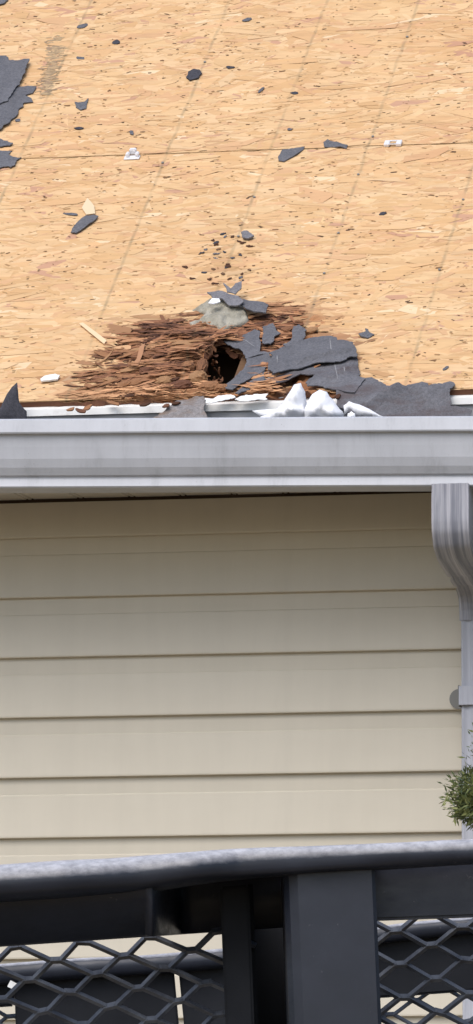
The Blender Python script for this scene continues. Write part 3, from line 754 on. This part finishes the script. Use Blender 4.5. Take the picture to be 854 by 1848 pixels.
for i, (px, py, l, w_, a, lab) in enumerate((
    (210, 76, 17, 9, 0, 'small dark oval scrap near the top left of the roof'), (149, 48, 25, 7, 15, 'slim dark scrap at the top left of the roof'),
    (128, 387, 27, 4, -8, 'thin dark sliver just above the wedge shaped scrap'), (142, 232, 19, 5, 3, 'thin flat scrap between the tailed scrap and the seam'),
    (238, 240, 8, 11, 30, 'tiny dark scrap straight above the bent clip'), (145, 105, 18, 5, 0, 'thin brownish scrap beside the dark smudge at the top left'),
    (416, 122, 19, 5, 0, 'flat dark scrap to the right of the thick shingle lump'), (472, 163, 15, 5, 40, 'small tilted grey scrap in the upper middle of the roof'),
    (446, 36, 20, 6, 15, 'dark tilted sliver at the top middle of the roof'), (531, 168, 17, 5, 0, 'small dark scrap on the middle chalk line'),
    (32, 217, 12, 6, 5, 'tiny dark bit at the foot of the left felt sheet'), (523, 234, 11, 4, 0, 'tiny grey flake left of the grey scraps on the seam'),
    (691, 386, 14, 5, 5, 'tiny dark flake on the right part of the lower board'), (805, 665, 14, 5, 30, 'tiny dark scrap on the board above the drooping sheet'))):
    scrap('shingle_scrap', lab, 'shingle scrap', spot(px, py, l, w_, a, i+3), M['felt'] if i % 3 else M['feltdark'], .002, .002, .002, 30, .5, .006, 60+i, SG, it=1)
scrap('shingle_scrap', 'grey knobbly shingle crumb above the patch of roof cement', 'shingle scrap', spot(446, 426, 25, 13, -5, 77), M['feltlight'], .006, .005, .006, 40, .8, .006, 77, SG)
CG = 'dark crumbs strewn above the roof cement'
for i in range(34):
    px = random.gauss(408, 32); py = random.gauss(474, 24)
    if py > 520: py -= 40
    scrap('crumb', 'tiny dark crumb strewn on the board above the roof cement', 'crumb', spot(px, py, random.uniform(4, 15), random.uniform(2, 4), random.uniform(-12, 28), i), random.choice([M['feltdark'], M['felt'], M['rots'][2], M['lumber']]), .002, .0015, .002, 60, 1.3, .006, 100+i, CG, it=2)
# roof cement lump with scraps stuck on it
cem = [(341, 588), (352, 583), (362, 580), (371, 570), (360, 566), (348, 562), (362, 554), (381, 547), (402, 545), (430, 548), (442, 561), (449, 580), (440, 587), (430, 590), (418, 592), (404, 598), (392, 594), (381, 594), (370, 588), (362, 587), (348, 594)]
CPo = [Vector(roof_uv(*p)) for p in cem]
CJ = jag(CPo, 1.6/560, 2, 5)
def cemh(u, v):
    d = edist(CJ, u, v); return .004 + .009*min(1, d/.012)**.5 + .009*fbm(u*50, v*30, 9, 5)*min(1, d/.01)
o = obj('roof_cement', sheet_mesh('roof_cement', CJ, .004, cemh, R3, .012, 5, True), M['cement']); recentre(o)
tag(o, 'lump of pale grey roof cement smeared above the hole', 'roof cement')
scrap('shingle_scrap', 'grey scrap perched on top of the roof cement', 'shingle scrap', [(374, 530), (395, 528), (412, 532), (430, 535), (440, 545), (432, 552), (415, 551), (402, 541), (385, 539)], M['feltlight'], .026, .004, .005, 20, .9, .008, 81, SG)
scrap('shingle_scrap', 'grey scrap tucked at the right side of the roof cement', 'shingle scrap', [(430, 547), (440, 542), (462, 545), (485, 552), (480, 565), (462, 564), (445, 560)], M['felt'], .018, .004, .005, 20, .9, .008, 82, SG)
scrap('shingle_scrap', 'small butterfly shaped scrap at the tip of the roof cement', 'shingle scrap', [(403, 514), (412, 522), (418, 526), (425, 515), (437, 512), (436, 522), (425, 532), (410, 530)], M['feltlight'], .026, .003, .006, 30, 1.0, .006, 83, SG)
scrap('paper_bit', 'tiny white bit under the scrap on the roof cement', 'white bit', [(376, 549), (384, 541), (396, 541), (398, 546), (386, 550)], M['sheet'], .031, .003, .003, 20, .5, .006, 84)
scrap('paint_chip', 'long white chip lying near the eave at the left', 'white chip', [(73, 686), (82, 680), (100, 676), (108, 678), (104, 685), (90, 688), (75, 690)], M['white'], .006, .005, .003, 20, .6, .007, 85)
# pale loose splinters on the board
for i, (p, lab) in enumerate((([(143, 585), (150, 583), (193, 615), (188, 621)], 'pale long splinter at the left edge of the rotten patch'), ([(148, 376), (158, 358), (170, 372), (172, 386), (156, 388)], 'pale broad splinter above the wedge shaped scrap'), ([(236, 660), (247, 648), (252, 626), (262, 620), (258, 640), (250, 660)], 'upright tan splinter in the rotten patch left of the hole'))):
    mm = mat('pale_splinter', [(.76, .57, .36), (.70, .56, .37), (.42, .22, .12)][i], .8, .2)
    scrap('splinter', lab, 'splinter', p, mm, [.005, .004, .014][i], .002, .002, 10, .4, .01, 90+i, 'loose wood splinters', it=1)
# torn white strips at the eave, crumpled white sheet in the gutter
scrap('trim_strip', 'torn white strip curling at the eave just under the hole', 'trim strip', [(371, 720), (395, 716), (416, 714), (426, 718), (408, 722), (390, 727), (372, 728)], M['white'], .006, .002, .003, seed=95)
scrap('trim_strip', 'torn white strip lying beside the crumpled white sheet', 'trim strip', [(424, 722), (443, 713), (465, 711), (484, 711), (483, 721), (460, 722), (433, 725)], M['white'], .006, .002, .003, seed=96)
def puffy(name, label, cat, pxpoly, y0, bulge, material, seed, step=.006, group=None):
    P3 = [on_y(px, py, y0) for px, py in pxpoly]
    P = jag([Vector((p.x, p.z)) for p in P3], .0012, 1, seed)
    V, F = fill(P, step, seed); n = len(V); fr, bk = [], []
    for p in V:
        d = edist(P, p.x, p.y); e = bulge*(min(1, d/.022)**.5); q = e*.6*fbm(p.x*34, p.y*34, seed, 4) + e*.9*(.25-abs(noise.noise(Vector((p.x*38+p.y*20, p.y*30, seed)))))
        fr.append((p.x, y0-e-q*1.5, p.y)); bk.append((p.x, y0+e*.6+.0015, p.y))
    fs = [tuple(f) for f in F]+[tuple(i+n for i in f[::-1]) for f in F]; ed = {(f[i], f[(i+1) % len(f)]) for f in F for i in range(len(f))}
    fs += [(b, a, a+n, b+n) for a, b in ed if (b, a) not in ed]
    o = obj(name, mesh(name, fr+bk, fs, True), material); bm = bmesh.new(); bm.from_mesh(o.data); bmesh.ops.recalc_face_normals(bm, faces=bm.faces[:]); bm.to_mesh(o.data); bm.free()
    recentre(o); return tag(o, label, cat, group)
WG = 'crumpled white sheet pieces in the gutter'
GM = (GY+EY)/2
puffy('white_sheet', 'tall peaked piece of crumpled white sheet rising from the gutter', 'white sheet', [(470, 752), (487, 748), (508, 730), (525, 704), (531, 694), (543, 691), (551, 707), (552, 717), (557, 762), (470, 762)], GM+.01, .022, M['sheet'], 31, group=WG)
puffy('white_sheet', 'wide rumpled heap of white sheet in the gutter right of the tall peak', 'white sheet', [(549, 740), (556, 724), (564, 711), (577, 703), (590, 707), (600, 720), (613, 738), (621, 747), (618, 762), (549, 762)], GM-.005, .026, M['sheet'], 32, group=WG)
puffy('white_sheet', 'long white sliver sloping down to the gutter right of the heap', 'white sheet', [(620, 732), (630, 724), (649, 730), (680, 746), (693, 752), (670, 753), (643, 750), (632, 738), (622, 748)], GM-.012, .012, M['sheet'], 33, group=WG)
puffy('white_sheet', 'small white knob of sheet under the sloping sliver', 'white sheet', [(628, 746), (634, 742), (641, 746), (643, 756), (627, 756)], GM-.02, .008, M['sheet'], 34, group=WG)
puffy('white_sheet', 'low white tatter of sheet along the gutter left of the tall peak', 'white sheet', [(455, 741), (480, 739), (512, 736), (505, 756), (468, 750)], GM+.02, .006, M['sheet'], 35, group=WG)
puffy('felt_flap', 'dark triangular flap standing in the gutter at the left edge', 'felt flap', [(-60, 745), (0, 737), (12, 712), (22, 698), (31, 690), (33, 710), (35, 726), (48, 742), (50, 762), (-60, 766)], GM+.02, .006, M['feltdark'], 36, .010)
# brown litter lying on the drip edge
for i, (px, py, l) in enumerate(((128, 739, 16), (146, 742, 22), (158, 736, 18), (300, 733, 14), (318, 728, 16), (205, 728, 26), (262, 730, 20), (520, 712, 14), (610, 716, 12))):
    scrap('wood_crumb', 'small brown rotten crumb dropped on the white edge of the eave', 'wood crumb', spot(px, py, l, 6, random.uniform(-15, 25), i+50), random.choice(M['rots'][1:5]), .003, .004, .004, 30, .6, .006, 130+i, 'rotten crumbs on the eave edge', it=1)

# ------------------------------------------------------------------ trailer with steel mesh sides
ND, FD = 7.6, 9.45
near_c = CAM + ray(596, 1640)*ND
yaw = math.atan2(RGT.y, RGT.x)
TR = Matrix.Rotation(yaw, 4, 'Z') @ Matrix.Rotation(math.radians(-2.3), 4, 'Y')
tx = TR @ Vector((1, 0, 0)); ty = TR @ Vector((0, 1, 0)); tz = TR @ Vector((0, 0, 1))
TO = Vector((near_c.x, near_c.y, 0))
trailer = thing('trailer', 'black steel trailer with mesh sides and a dented top rail in front of the house', 'trailer', TO)
trailer.rotation_mode = 'QUATERNION'; trailer.rotation_quaternion = TR.to_quaternion()
NY = 0.0; FYY = FD-ND
def tl(px, py, y=0.0):
    """point of the trailer's own frame seen at a pixel, on its plane y"""
    o = TO + ty*y; p = on_plane(px, py, o, ty) - TO
    return Vector((p.dot(tx), p.dot(ty), p.dot(tz)))
def tobj(name, me, m_, parent=None, kind=None):
    o = bpy.data.objects.new(name, me); COL.objects.link(o); o.parent = parent or trailer
    me.materials.clear(); me.materials.append(m_)
    if kind: o['kind'] = kind
    return o
def tube(name, pts_, rad, seg=14, flat=.8, jitter=.0006):
    """rounded rail through points (x,y,z), radii (depth, half height) per point"""
    vs, fs = [], []
    # resample
    Q, Rr = [], []
    for i in range(len(pts_)-1):
        for q in range(10):
            t = q/10; t = t*t*(3-2*t) if False else t
            p0_, p1_, p2_, p3_ = pts_[max(0, i-1)], pts_[i], pts_[i+1], pts_[min(len(pts_)-1, i+2)]
            c = [.5*((2*p1_[k])+(-p0_[k]+p2_[k])*t+(2*p0_[k]-5*p1_[k]+4*p2_[k]-p3_[k])*t*t+(-p0_[k]+3*p1_[k]-3*p2_[k]+p3_[k])*t**3) for k in range(3)]
            Q.append(c); Rr.append([rad[i][k]+(rad[i+1][k]-rad[i][k])*t for k in range(2)])
    Q.append(list(pts_[-1])); Rr.append(rad[-1])
    for i, (c, r) in enumerate(zip(Q, Rr)):
        for j in range(seg):
            a = j/seg*2*math.pi; ca, sa = math.cos(a), math.sin(a); e = flat if sa > 0 else .6
            y = math.copysign(abs(ca)**e, ca)*r[0]; z = math.copysign(abs(sa)**e, sa)*r[1]
            d = jitter*noise.noise(Vector((c[0]*9, j*.7, 2)))*2
            vs.append((c[0], c[1]+y+d, c[2]+z+d))
    for i in range(len(Q)-1):
        for j in range(seg): fs.append((i*seg+j, i*seg+(j+1) % seg, (i+1)*seg+(j+1) % seg, (i+1)*seg+j))
    fs += [tuple(range(seg))[::-1], tuple(range((len(Q)-1)*seg, len(Q)*seg))]
    me = mesh(name, vs, fs, True); bm = bmesh.new(); bm.from_mesh(me); bmesh.ops.recalc_face_normals(bm, faces=bm.faces[:]); bm.to_mesh(me); bm.free()
    return me
def plate(name, pts_, d, m_, parent=None, bev=.003):
    """flat steel plate: outline in (x,z) at depth y, thickness d backwards"""
    n = len(pts_); vs = [tuple(p) for p in pts_]+[(p[0], p[1]+d, p[2]) for p in pts_]
    fs = [tuple(range(n)), tuple(range(n, 2*n))[::-1]]+[(i, i+n, (i+1) % n+n, (i+1) % n) for i in range(n)]
    bm = bmesh.new(); me = mesh(name, vs, fs); bm.from_mesh(me); bmesh.ops.recalc_face_normals(bm, faces=bm.faces[:])
    if bev: bmesh.ops.bevel(bm, geom=bm.edges[:], offset=bev, segments=2, affect='EDGES')
    bm.to_mesh(me); bm.free(); return tobj(name, me, m_, parent)
FZ = .55     # bed height
RY = -.045   # the rail stands proud of the plates
rail_px = [(-1200, 1640, 1712), (-500, 1594, 1666), (-200, 1575, 1646), (0, 1561, 1632), (120, 1553, 1624), (250, 1545, 1612), (350, 1538, 1596), (430, 1532, 1587), (515, 1528, 1580), (640, 1524, 1572), (854, 1515, 1560), (1200, 1503, 1549), (1700, 1482, 1532)]
pts_, rad = [], []
for px, a, b in rail_px:
    p, q = tl(px, a, RY), tl(px, b, RY); pts_.append(((p.x+q.x)/2, RY, (p.z+q.z)/2)); rad.append((.060 if px < 200 else (.042 if px < 400 else .024), (p.z-q.z)/2))
tobj('top_rail', tube('top_rail', pts_, rad, 20, .95), M['rail'])
# left header plate: flush under the rail, then bent back towards the stile
def header():
    bm = bmesh.new(); cols = []
    xs_ = [-1200, -500, -100, 0, 100, 200, 262, 272, 277, 282, 287, 292, 297, 302, 307, 312, 317, 322, 327, 332, 350, 400, 460, 520]
    for px in xs_:
        y = -.074 if px < 272 else (-.074+.234*(lambda t: t*t*(3-2*t))(min(1, max(0, (px-272)/60))))
        top = tl(px, 1592-(px-250)*.055, y); bot = tl(px, 1707-px*.068, .0 if px < 272 else y)
        mid = top.lerp(bot, .12)
        c = []
        for t, yy in ((0, y), (.12, y), (.35, y*.75+.0 if px < 272 else y), (1, -.02 if px < 272 else y)):
            p = top.lerp(bot, t); c.append(bm.verts.new((p.x, yy, p.z)))
        c.append(bm.verts.new((bot.x, (0.02 if px < 272 else y+.02), bot.z))); cols.append(c)
    for a, b in zip(cols, cols[1:]):
        for i in range(4):
            f = bm.faces.new((a[i], a[i+1], b[i+1], b[i])); f.smooth = True
    return bm_mesh('header_plate', bm)
tobj('header_plate', header(), M['paint'])
SY = .05
a, b = tl(272, 1578, -.03), tl(530, 1560, -.03)
bm = bmesh.new(); vv_ = [bm.verts.new(p) for p in ((a.x, -.04, a.z), (b.x, -.04, b.z), (b.x, .18, b.z), (a.x, .18, a.z))]; bm.faces.new(vv_)
bmesh.ops.solidify(bm, geom=bm.faces[:], thickness=.005); tobj('added_light_stop', bm_mesh('added_light_stop', bm), M['paint'])  # added plate: keeps sky light out of the recess behind the rail
def P_(px, py, y): return tl(px, py, y)
zb = lambda px, y: Vector((tl(px, 1800, y).x, y, FZ))
def rect(name, px0, px1, top0, top1, y, d, m_=None, zbot=FZ, bev=.003):
    a, b = tl(px0, top0, y), tl(px1, top1, y)
    return plate(name, [(a.x, y, a.z), (b.x, y, b.z), (b.x, y, zbot), (a.x, y, zbot)], d, m_ or M['paint'], None, bev)
rect('stile', 397, 449, 1600, 1596, .046, .03, M['paintshade'])
rect('channel_back', 440, 540, 1596, 1592, .30, .01, M['paintshade'])
a_, b_ = tl(447, 1600, .14), tl(519, 1590, .14)
for q in (a_, b_):
    plate('channel_side', [(q.x, .10, q.z), (q.x+.006, .10, q.z), (q.x+.006, .10, FZ), (q.x, .10, FZ)], .20, M['paintshade'], None, 0)
# the big post, front face with a rolled left edge
pa = tl(515, 1581, -.05); pb = tl(677, 1572, -.05)
bm = bmesh.new(); pr = [(pa.x-.004, .08), (pa.x-.002, -.030), (pa.x+.004, -.043), (pa.x+.014, -.050), (pb.x-.004, -.050), (pb.x, -.046), (pb.x+.001, .05)]
cols = []
for z in (FZ, .9, 1.2, 1.5, 1.8, pa.z+.016):
    cols.append([bm.verts.new((x, y+.0012*noise.noise(Vector((x*20, z*6, 1))), z + ((pb.z-pa.z)*(x-pa.x)/(pb.x-pa.x) if z == pa.z+.016 else 0))) for x, y in pr])
for a, b in zip(cols, cols[1:]):
    for i in range(len(pr)-1): bm.faces.new((a[i], a[i+1], b[i+1], b[i]))
tobj('post', bm_mesh('post', bm), M['paint'])
# right header plate under the rail
a, b, c, d = tl(670, 1560, .01), tl(1700, 1524, .01), tl(1700, 1624, .01), tl(670, 1661, .01)
plate('header_plate', [a, b, c, d], .02, M['paint'])
# posts farther along, bottom rails, bed, wheels
for px0 in (-760, 1240):
    rect('post', px0, px0+160, 1640 if px0 < 0 else 1540, 1630 if px0 < 0 else 1534, -.05, .10, bev=.004)
xl, xr = tl(-1150, 1700).x, tl(1650, 1600).x
for y in (0.0, FYY):
    plate('bottom_rail', [(xl, y-.04, FZ+.02), (xr, y-.04, FZ+.02), (xr, y-.04, FZ-.12), (xl, y-.04, FZ-.12)], .08, M['paint'])
plate('bed_floor', [(xl, .045, FZ-.02), (xr, .045, FZ-.02), (xr, .045, FZ-.06), (xl, .045, FZ-.06)], FYY-.09, M['paint'], None, 0)
for sx in (-.42, .42):
    for y in (-.02, FYY-.2):
        bm = bmesh.new()
        zc = .30 - sx*.04
        for (r0, r1, w0) in ((.31, .29, .22), ):
            r = bmesh.ops.create_cone(bm, cap_ends=True, segments=32, radius1=r0, radius2=r0, depth=w0)
            bmesh.ops.transform(bm, matrix=Matrix.Translation((sx, y+.11, zc)) @ Matrix.Rotation(math.pi/2, 4, 'X'), verts=r['verts'])
        bmesh.ops.bevel(bm, geom=[e for e in bm.edges if len(e.link_faces) == 2 and e.calc_face_angle() > 1], offset=.03, segments=3, affect='EDGES')
        wh = tobj('wheel', bm_mesh('wheel', bm, False), M['rubber'])
        bm = bmesh.new(); r = bmesh.ops.create_cone(bm, cap_ends=True, segments=24, radius1=.18, radius2=.15, depth=.232)
        bmesh.ops.transform(bm, matrix=Matrix.Translation((sx, y+.11, zc)) @ Matrix.Rotation(math.pi/2, 4, 'X'), verts=r['verts']); tobj('rim', bm_mesh('rim', bm), M['clip'], wh)

# expanded steel mesh: staggered strands, each bond twisted so that its edge faces up
def exp_mesh(o, du, dv, y, box, wd=.0062, th=.0044, seed=0, twist=.9):
    """o origin knuckle, du horizontal step, dv vertical step (2-D in x,z); box (x0,x1,z0,z1) with functions"""
    r = random.Random(seed); vs, fs = [], []
    def strand(a, b, w_):
        d = (b-a); L_ = d.length
        if L_ < 1e-6: return
        d /= L_; nrm = Vector((-d.y, d.x))
        if nrm.y < 0: nrm = -nrm
        # section: width axis tilted out of plane
        ax = (nrm.x*math.cos(twist), math.sin(twist), nrm.y*math.cos(twist))
        bx = (-nrm.x*math.sin(twist), math.cos(twist), -nrm.y*math.sin(twist))
        k = len(vs)
        for p in (a-d*w_*.25, b+d*w_*.25):
            for (s, t) in ((-.5, -.5), (.5, -.5), (.5, .5), (-.5, .5)):
                vs.append((p.x+ax[0]*s*w_+bx[0]*t*th, y+ax[1]*s*w_+bx[1]*t*th, p.y+ax[2]*s*w_+bx[2]*t*th))
        fs.extend([(k+i, k+(i+1) % 4, k+4+(i+1) % 4, k+4+i) for i in range(4)]+[(k+3, k+2, k+1, k), (k+4, k+5, k+6, k+7)])
    kn = .13
    for i in range(-40, 41):
        for j in range(-60, 61):
            off = .5 if j % 2 else 0
            c = o + du*(i+off) + dv*(.5*j)
            if not box(c.x, c.y): continue
            jit = lambda: Vector((r.gauss(0, .0007), r.gauss(0, .0007)))
            cl, cr = c-du*kn*.5+jit(), c+du*kn*.5+jit()
            strand(cl, cr, wd*1.35)
            for s in (-1, 1):
                n_ = c + du*.5*s - dv*.5            # neighbour below
                e = n_ - du*kn*.5*s
                strand((cr if s > 0 else cl), e, wd)
    return mesh('mesh_panel', vs, fs)
def v2(p): return Vector((p.x, p.z))
my = .088
o0, o1, o2 = v2(tl(150, 1700, my)), v2(tl(272, 1690.5, my)), v2(tl(175, 1758, my))
lx1 = tl(412, 1700, my).x; hx1 = tl(280, 1700, my).x; hx0, hz0 = tl(0, 1707, my).x, tl(0, 1707, my).z
tobj('mesh_panel', exp_mesh(o0, o1-o0, o0-o2, my, lambda x, z: lx1-1.0 < x < lx1 and FZ < z < hz0 + .068*(x-hx0)+(.012 if x < hx1 else -.006), seed=1), M['meshpaint'])
o0, o1, o2 = v2(tl(714.5, 1680, my+.02)), v2(tl(834.5, 1673, my+.02)), v2(tl(722, 1740, my+.02))
rx0 = tl(660, 1700, my).x; rz = tl(700, 1625, my).z
tobj('mesh_panel', exp_mesh(o0, o1-o0, o0-o2, my+.02, lambda x, z: rx0-.03 < x < rx0+.8 and FZ < z < rz, seed=2), M['meshpaint'])
# far side: rail, plates, mesh
far_px = [(-900, 1820, 1862), (0, 1740, 1778), (300, 1721, 1757), (520, 1700, 1734), (680, 1673, 1705), (854, 1655, 1686), (1500, 1600, 1634)]
pts_, rad = [], []
for px, a, b in far_px:
    p, q = tl(px, a, FYY), tl(px, b, FYY); pts_.append(((p.x+q.x)/2, FYY, (p.z+q.z)/2)); rad.append((.028, (p.z-q.z)/2))
tobj('far_rail', tube('far_rail', pts_, rad, 16, .7), M['railfar'])
f1 = FYY+.0
a, b, c, d = tl(-900, 1835, f1), tl(26, 1755, f1), tl(26, 1815, f1), tl(-900, 1880, f1)
plate('far_plate', [a, b, c, d], .02, M['paintshade'])
a, b = tl(25, 1755, f1), tl(313, 1738, f1); b2_ = tl(323, 1848, f1)
plate('far_plate', [a, b, b2_, (b2_.x+.02, f1, FZ), (a.x, f1, FZ)], .02, M['paintshade'])
a, b = tl(321, 1738, f1), tl(640, 1705, f1); a2 = tl(332, 1848, f1)
plate('far_plate', [a, b, (b.x, f1, FZ), (a2.x+.02, f1, FZ), a2], .02, M['paintshade'])
a, b, c, d = tl(636, 1700, f1), tl(1500, 1618, f1), tl(1500, 1740, f1), tl(636, 1804, f1)
plate('far_plate', [a, b, c, d], .02, M['paintshade'])
o0, o1, o2 = v2(tl(748, 1806, f1+.03)), v2(tl(838, 1799, f1+.03)), v2(tl(752, 1850, f1+.03))
x0_, zz_ = tl(640, 1700, f1).x, tl(700, 1790, f1).z
tobj('mesh_panel', exp_mesh(o0, o1-o0, o0-o2, f1+.03, lambda x, z: x0_-.02 < x < x0_+.9 and FZ < z < zz_+.04, .0055, .003, 3), M['meshpaint'])
o0 = v2(tl(20, 1835, f1+.03)); x1_ = tl(30, 1800, f1).x; zz2 = tl(0, 1812, f1).z
tobj('mesh_panel', exp_mesh(o0, o1-v2(tl(748, 1806, f1+.03)), v2(tl(748, 1806, f1+.03))-o2, f1+.03, lambda x, z: x1_-.7 < x < x1_+.03 and FZ < z < zz2+.03, .0055, .003, 4), M['meshpaint'])
p = tl(24, 1779, -.0) 
p = tl(24, 1779, FYY-.03)
bm = bmesh.new(); box_bm(bm, (p.x, FYY-.038, p.z), (.013, .002, .010)); bmesh.ops.rotate(bm, cent=(p.x, FYY-.038, p.z), matrix=Matrix.Rotation(.5, 3, 'Y'), verts=bm.verts[:])
tobj('sticker', bm_mesh('sticker', bm), M['white'])

# ------------------------------------------------------------------ evergreen shrub by the downspout
base = on_y(905, 1440, -.45)
shrub = thing('shrub', 'green evergreen shrub in front of the grey downspout', 'shrub', (base.x+.10, base.y, 0))
def shrub_parts():
    lobes = []
    ctr = [((905, 1437), (.118, .066)), ((862, 1420), (.045, .042)), ((855, 1455), (.045, .036)), ((880, 1465), (.06, .03))]
    for (pp, (rx, rz_)) in ctr: lobes.append((on_y(*pp, base.y), rx, rz_))
    top = Vector((base.x+.14, base.y, base.z))
    for i in range(26):
        t = random.random(); lobes.append((top+Vector((random.gauss(.13, .10), random.gauss(.05, .10), .0+t*.55+.06)), .13*(1-.6*t), .09))
    vs, fs, mi = [], [], []
    for li, (c, rx, rz_) in enumerate(lobes):
        n = 3200 if li == 0 else (1100 if li < 4 else 600)
        for i in range(n):
            d = Vector((random.gauss(0, 1), random.gauss(0, 1), random.gauss(0, 1))).normalized(); rr = random.random()**.45*(1+.22*fbm(d.x*2.5+li, d.y*2.5, d.z*2.5, 3))
            p = c + Vector((d.x*rx*rr, d.y*rx*rr, d.z*rz_*rr))
            ax = (d*.8+Vector((random.gauss(0, .6), random.gauss(0, .6), random.gauss(.2, .6)))).normalized(); l_ = random.uniform(.006, .020); w_ = l_*random.uniform(.07, .17)
            sd_ = ax.cross(Vector((random.gauss(0, 1), random.gauss(0, 1), random.gauss(0, 1)))).normalized()*w_
            k = len(vs); vs += [p, p+ax*l_*.45+sd_, p+ax*l_, p+ax*l_*.45-sd_]; fs.append((k, k+1, k+2, k+3)); mi.append(random.choices([0, 1, 2, 3], [5, 3, 4, 1])[0])
    me = mesh('foliage', [v-shrub.location for v in vs], fs); 
    o = bpy.data.objects.new('foliage', me); COL.objects.link(o); o.parent = shrub; o['kind'] = 'stuff'
    for q in ('leaf', 'leaflight', 'leafdark', 'leafgrey'): me.materials.append(M[q])
    me.polygons.foreach_set('material_index', mi)
    # trunk and limbs
    vs, fs = [], []
    def limb(a, b, r0, r1, seg=8):
        ax = (b-a).normalized(); s1 = ax.cross(Vector((.3, 1, .2))).normalized(); s2 = ax.cross(s1); k = len(vs)
        for (p, r) in ((a, r0), ((a+b)/2+s1*r0*.4, (r0+r1)/2), (b, r1)):
            for j in range(seg): t = j/seg*2*math.pi; vs.append(p+s1*math.cos(t)*r+s2*math.sin(t)*r)
        for q in range(2):
            for j in range(seg): fs.append((k+q*seg+j, k+q*seg+(j+1) % seg, k+(q+1)*seg+(j+1) % seg, k+(q+1)*seg+j))
    g0 = Vector((0, 0, 0)); g1 = Vector((.02, .02, base.z+.5)); limb(g0, g1, .022, .008)
    for (c, rx, rz_) in lobes[::2]:
        e = c-shrub.location; z0 = max(.3, e.z-.22); limb(Vector((.02*z0/g1.z, .02*z0/g1.z, z0)), e, .008, .002)
    me = mesh('trunk', vs, fs, True); o = bpy.data.objects.new('trunk', me); COL.objects.link(o); o.parent = shrub; me.materials.append(M['bark'])
shrub_parts()
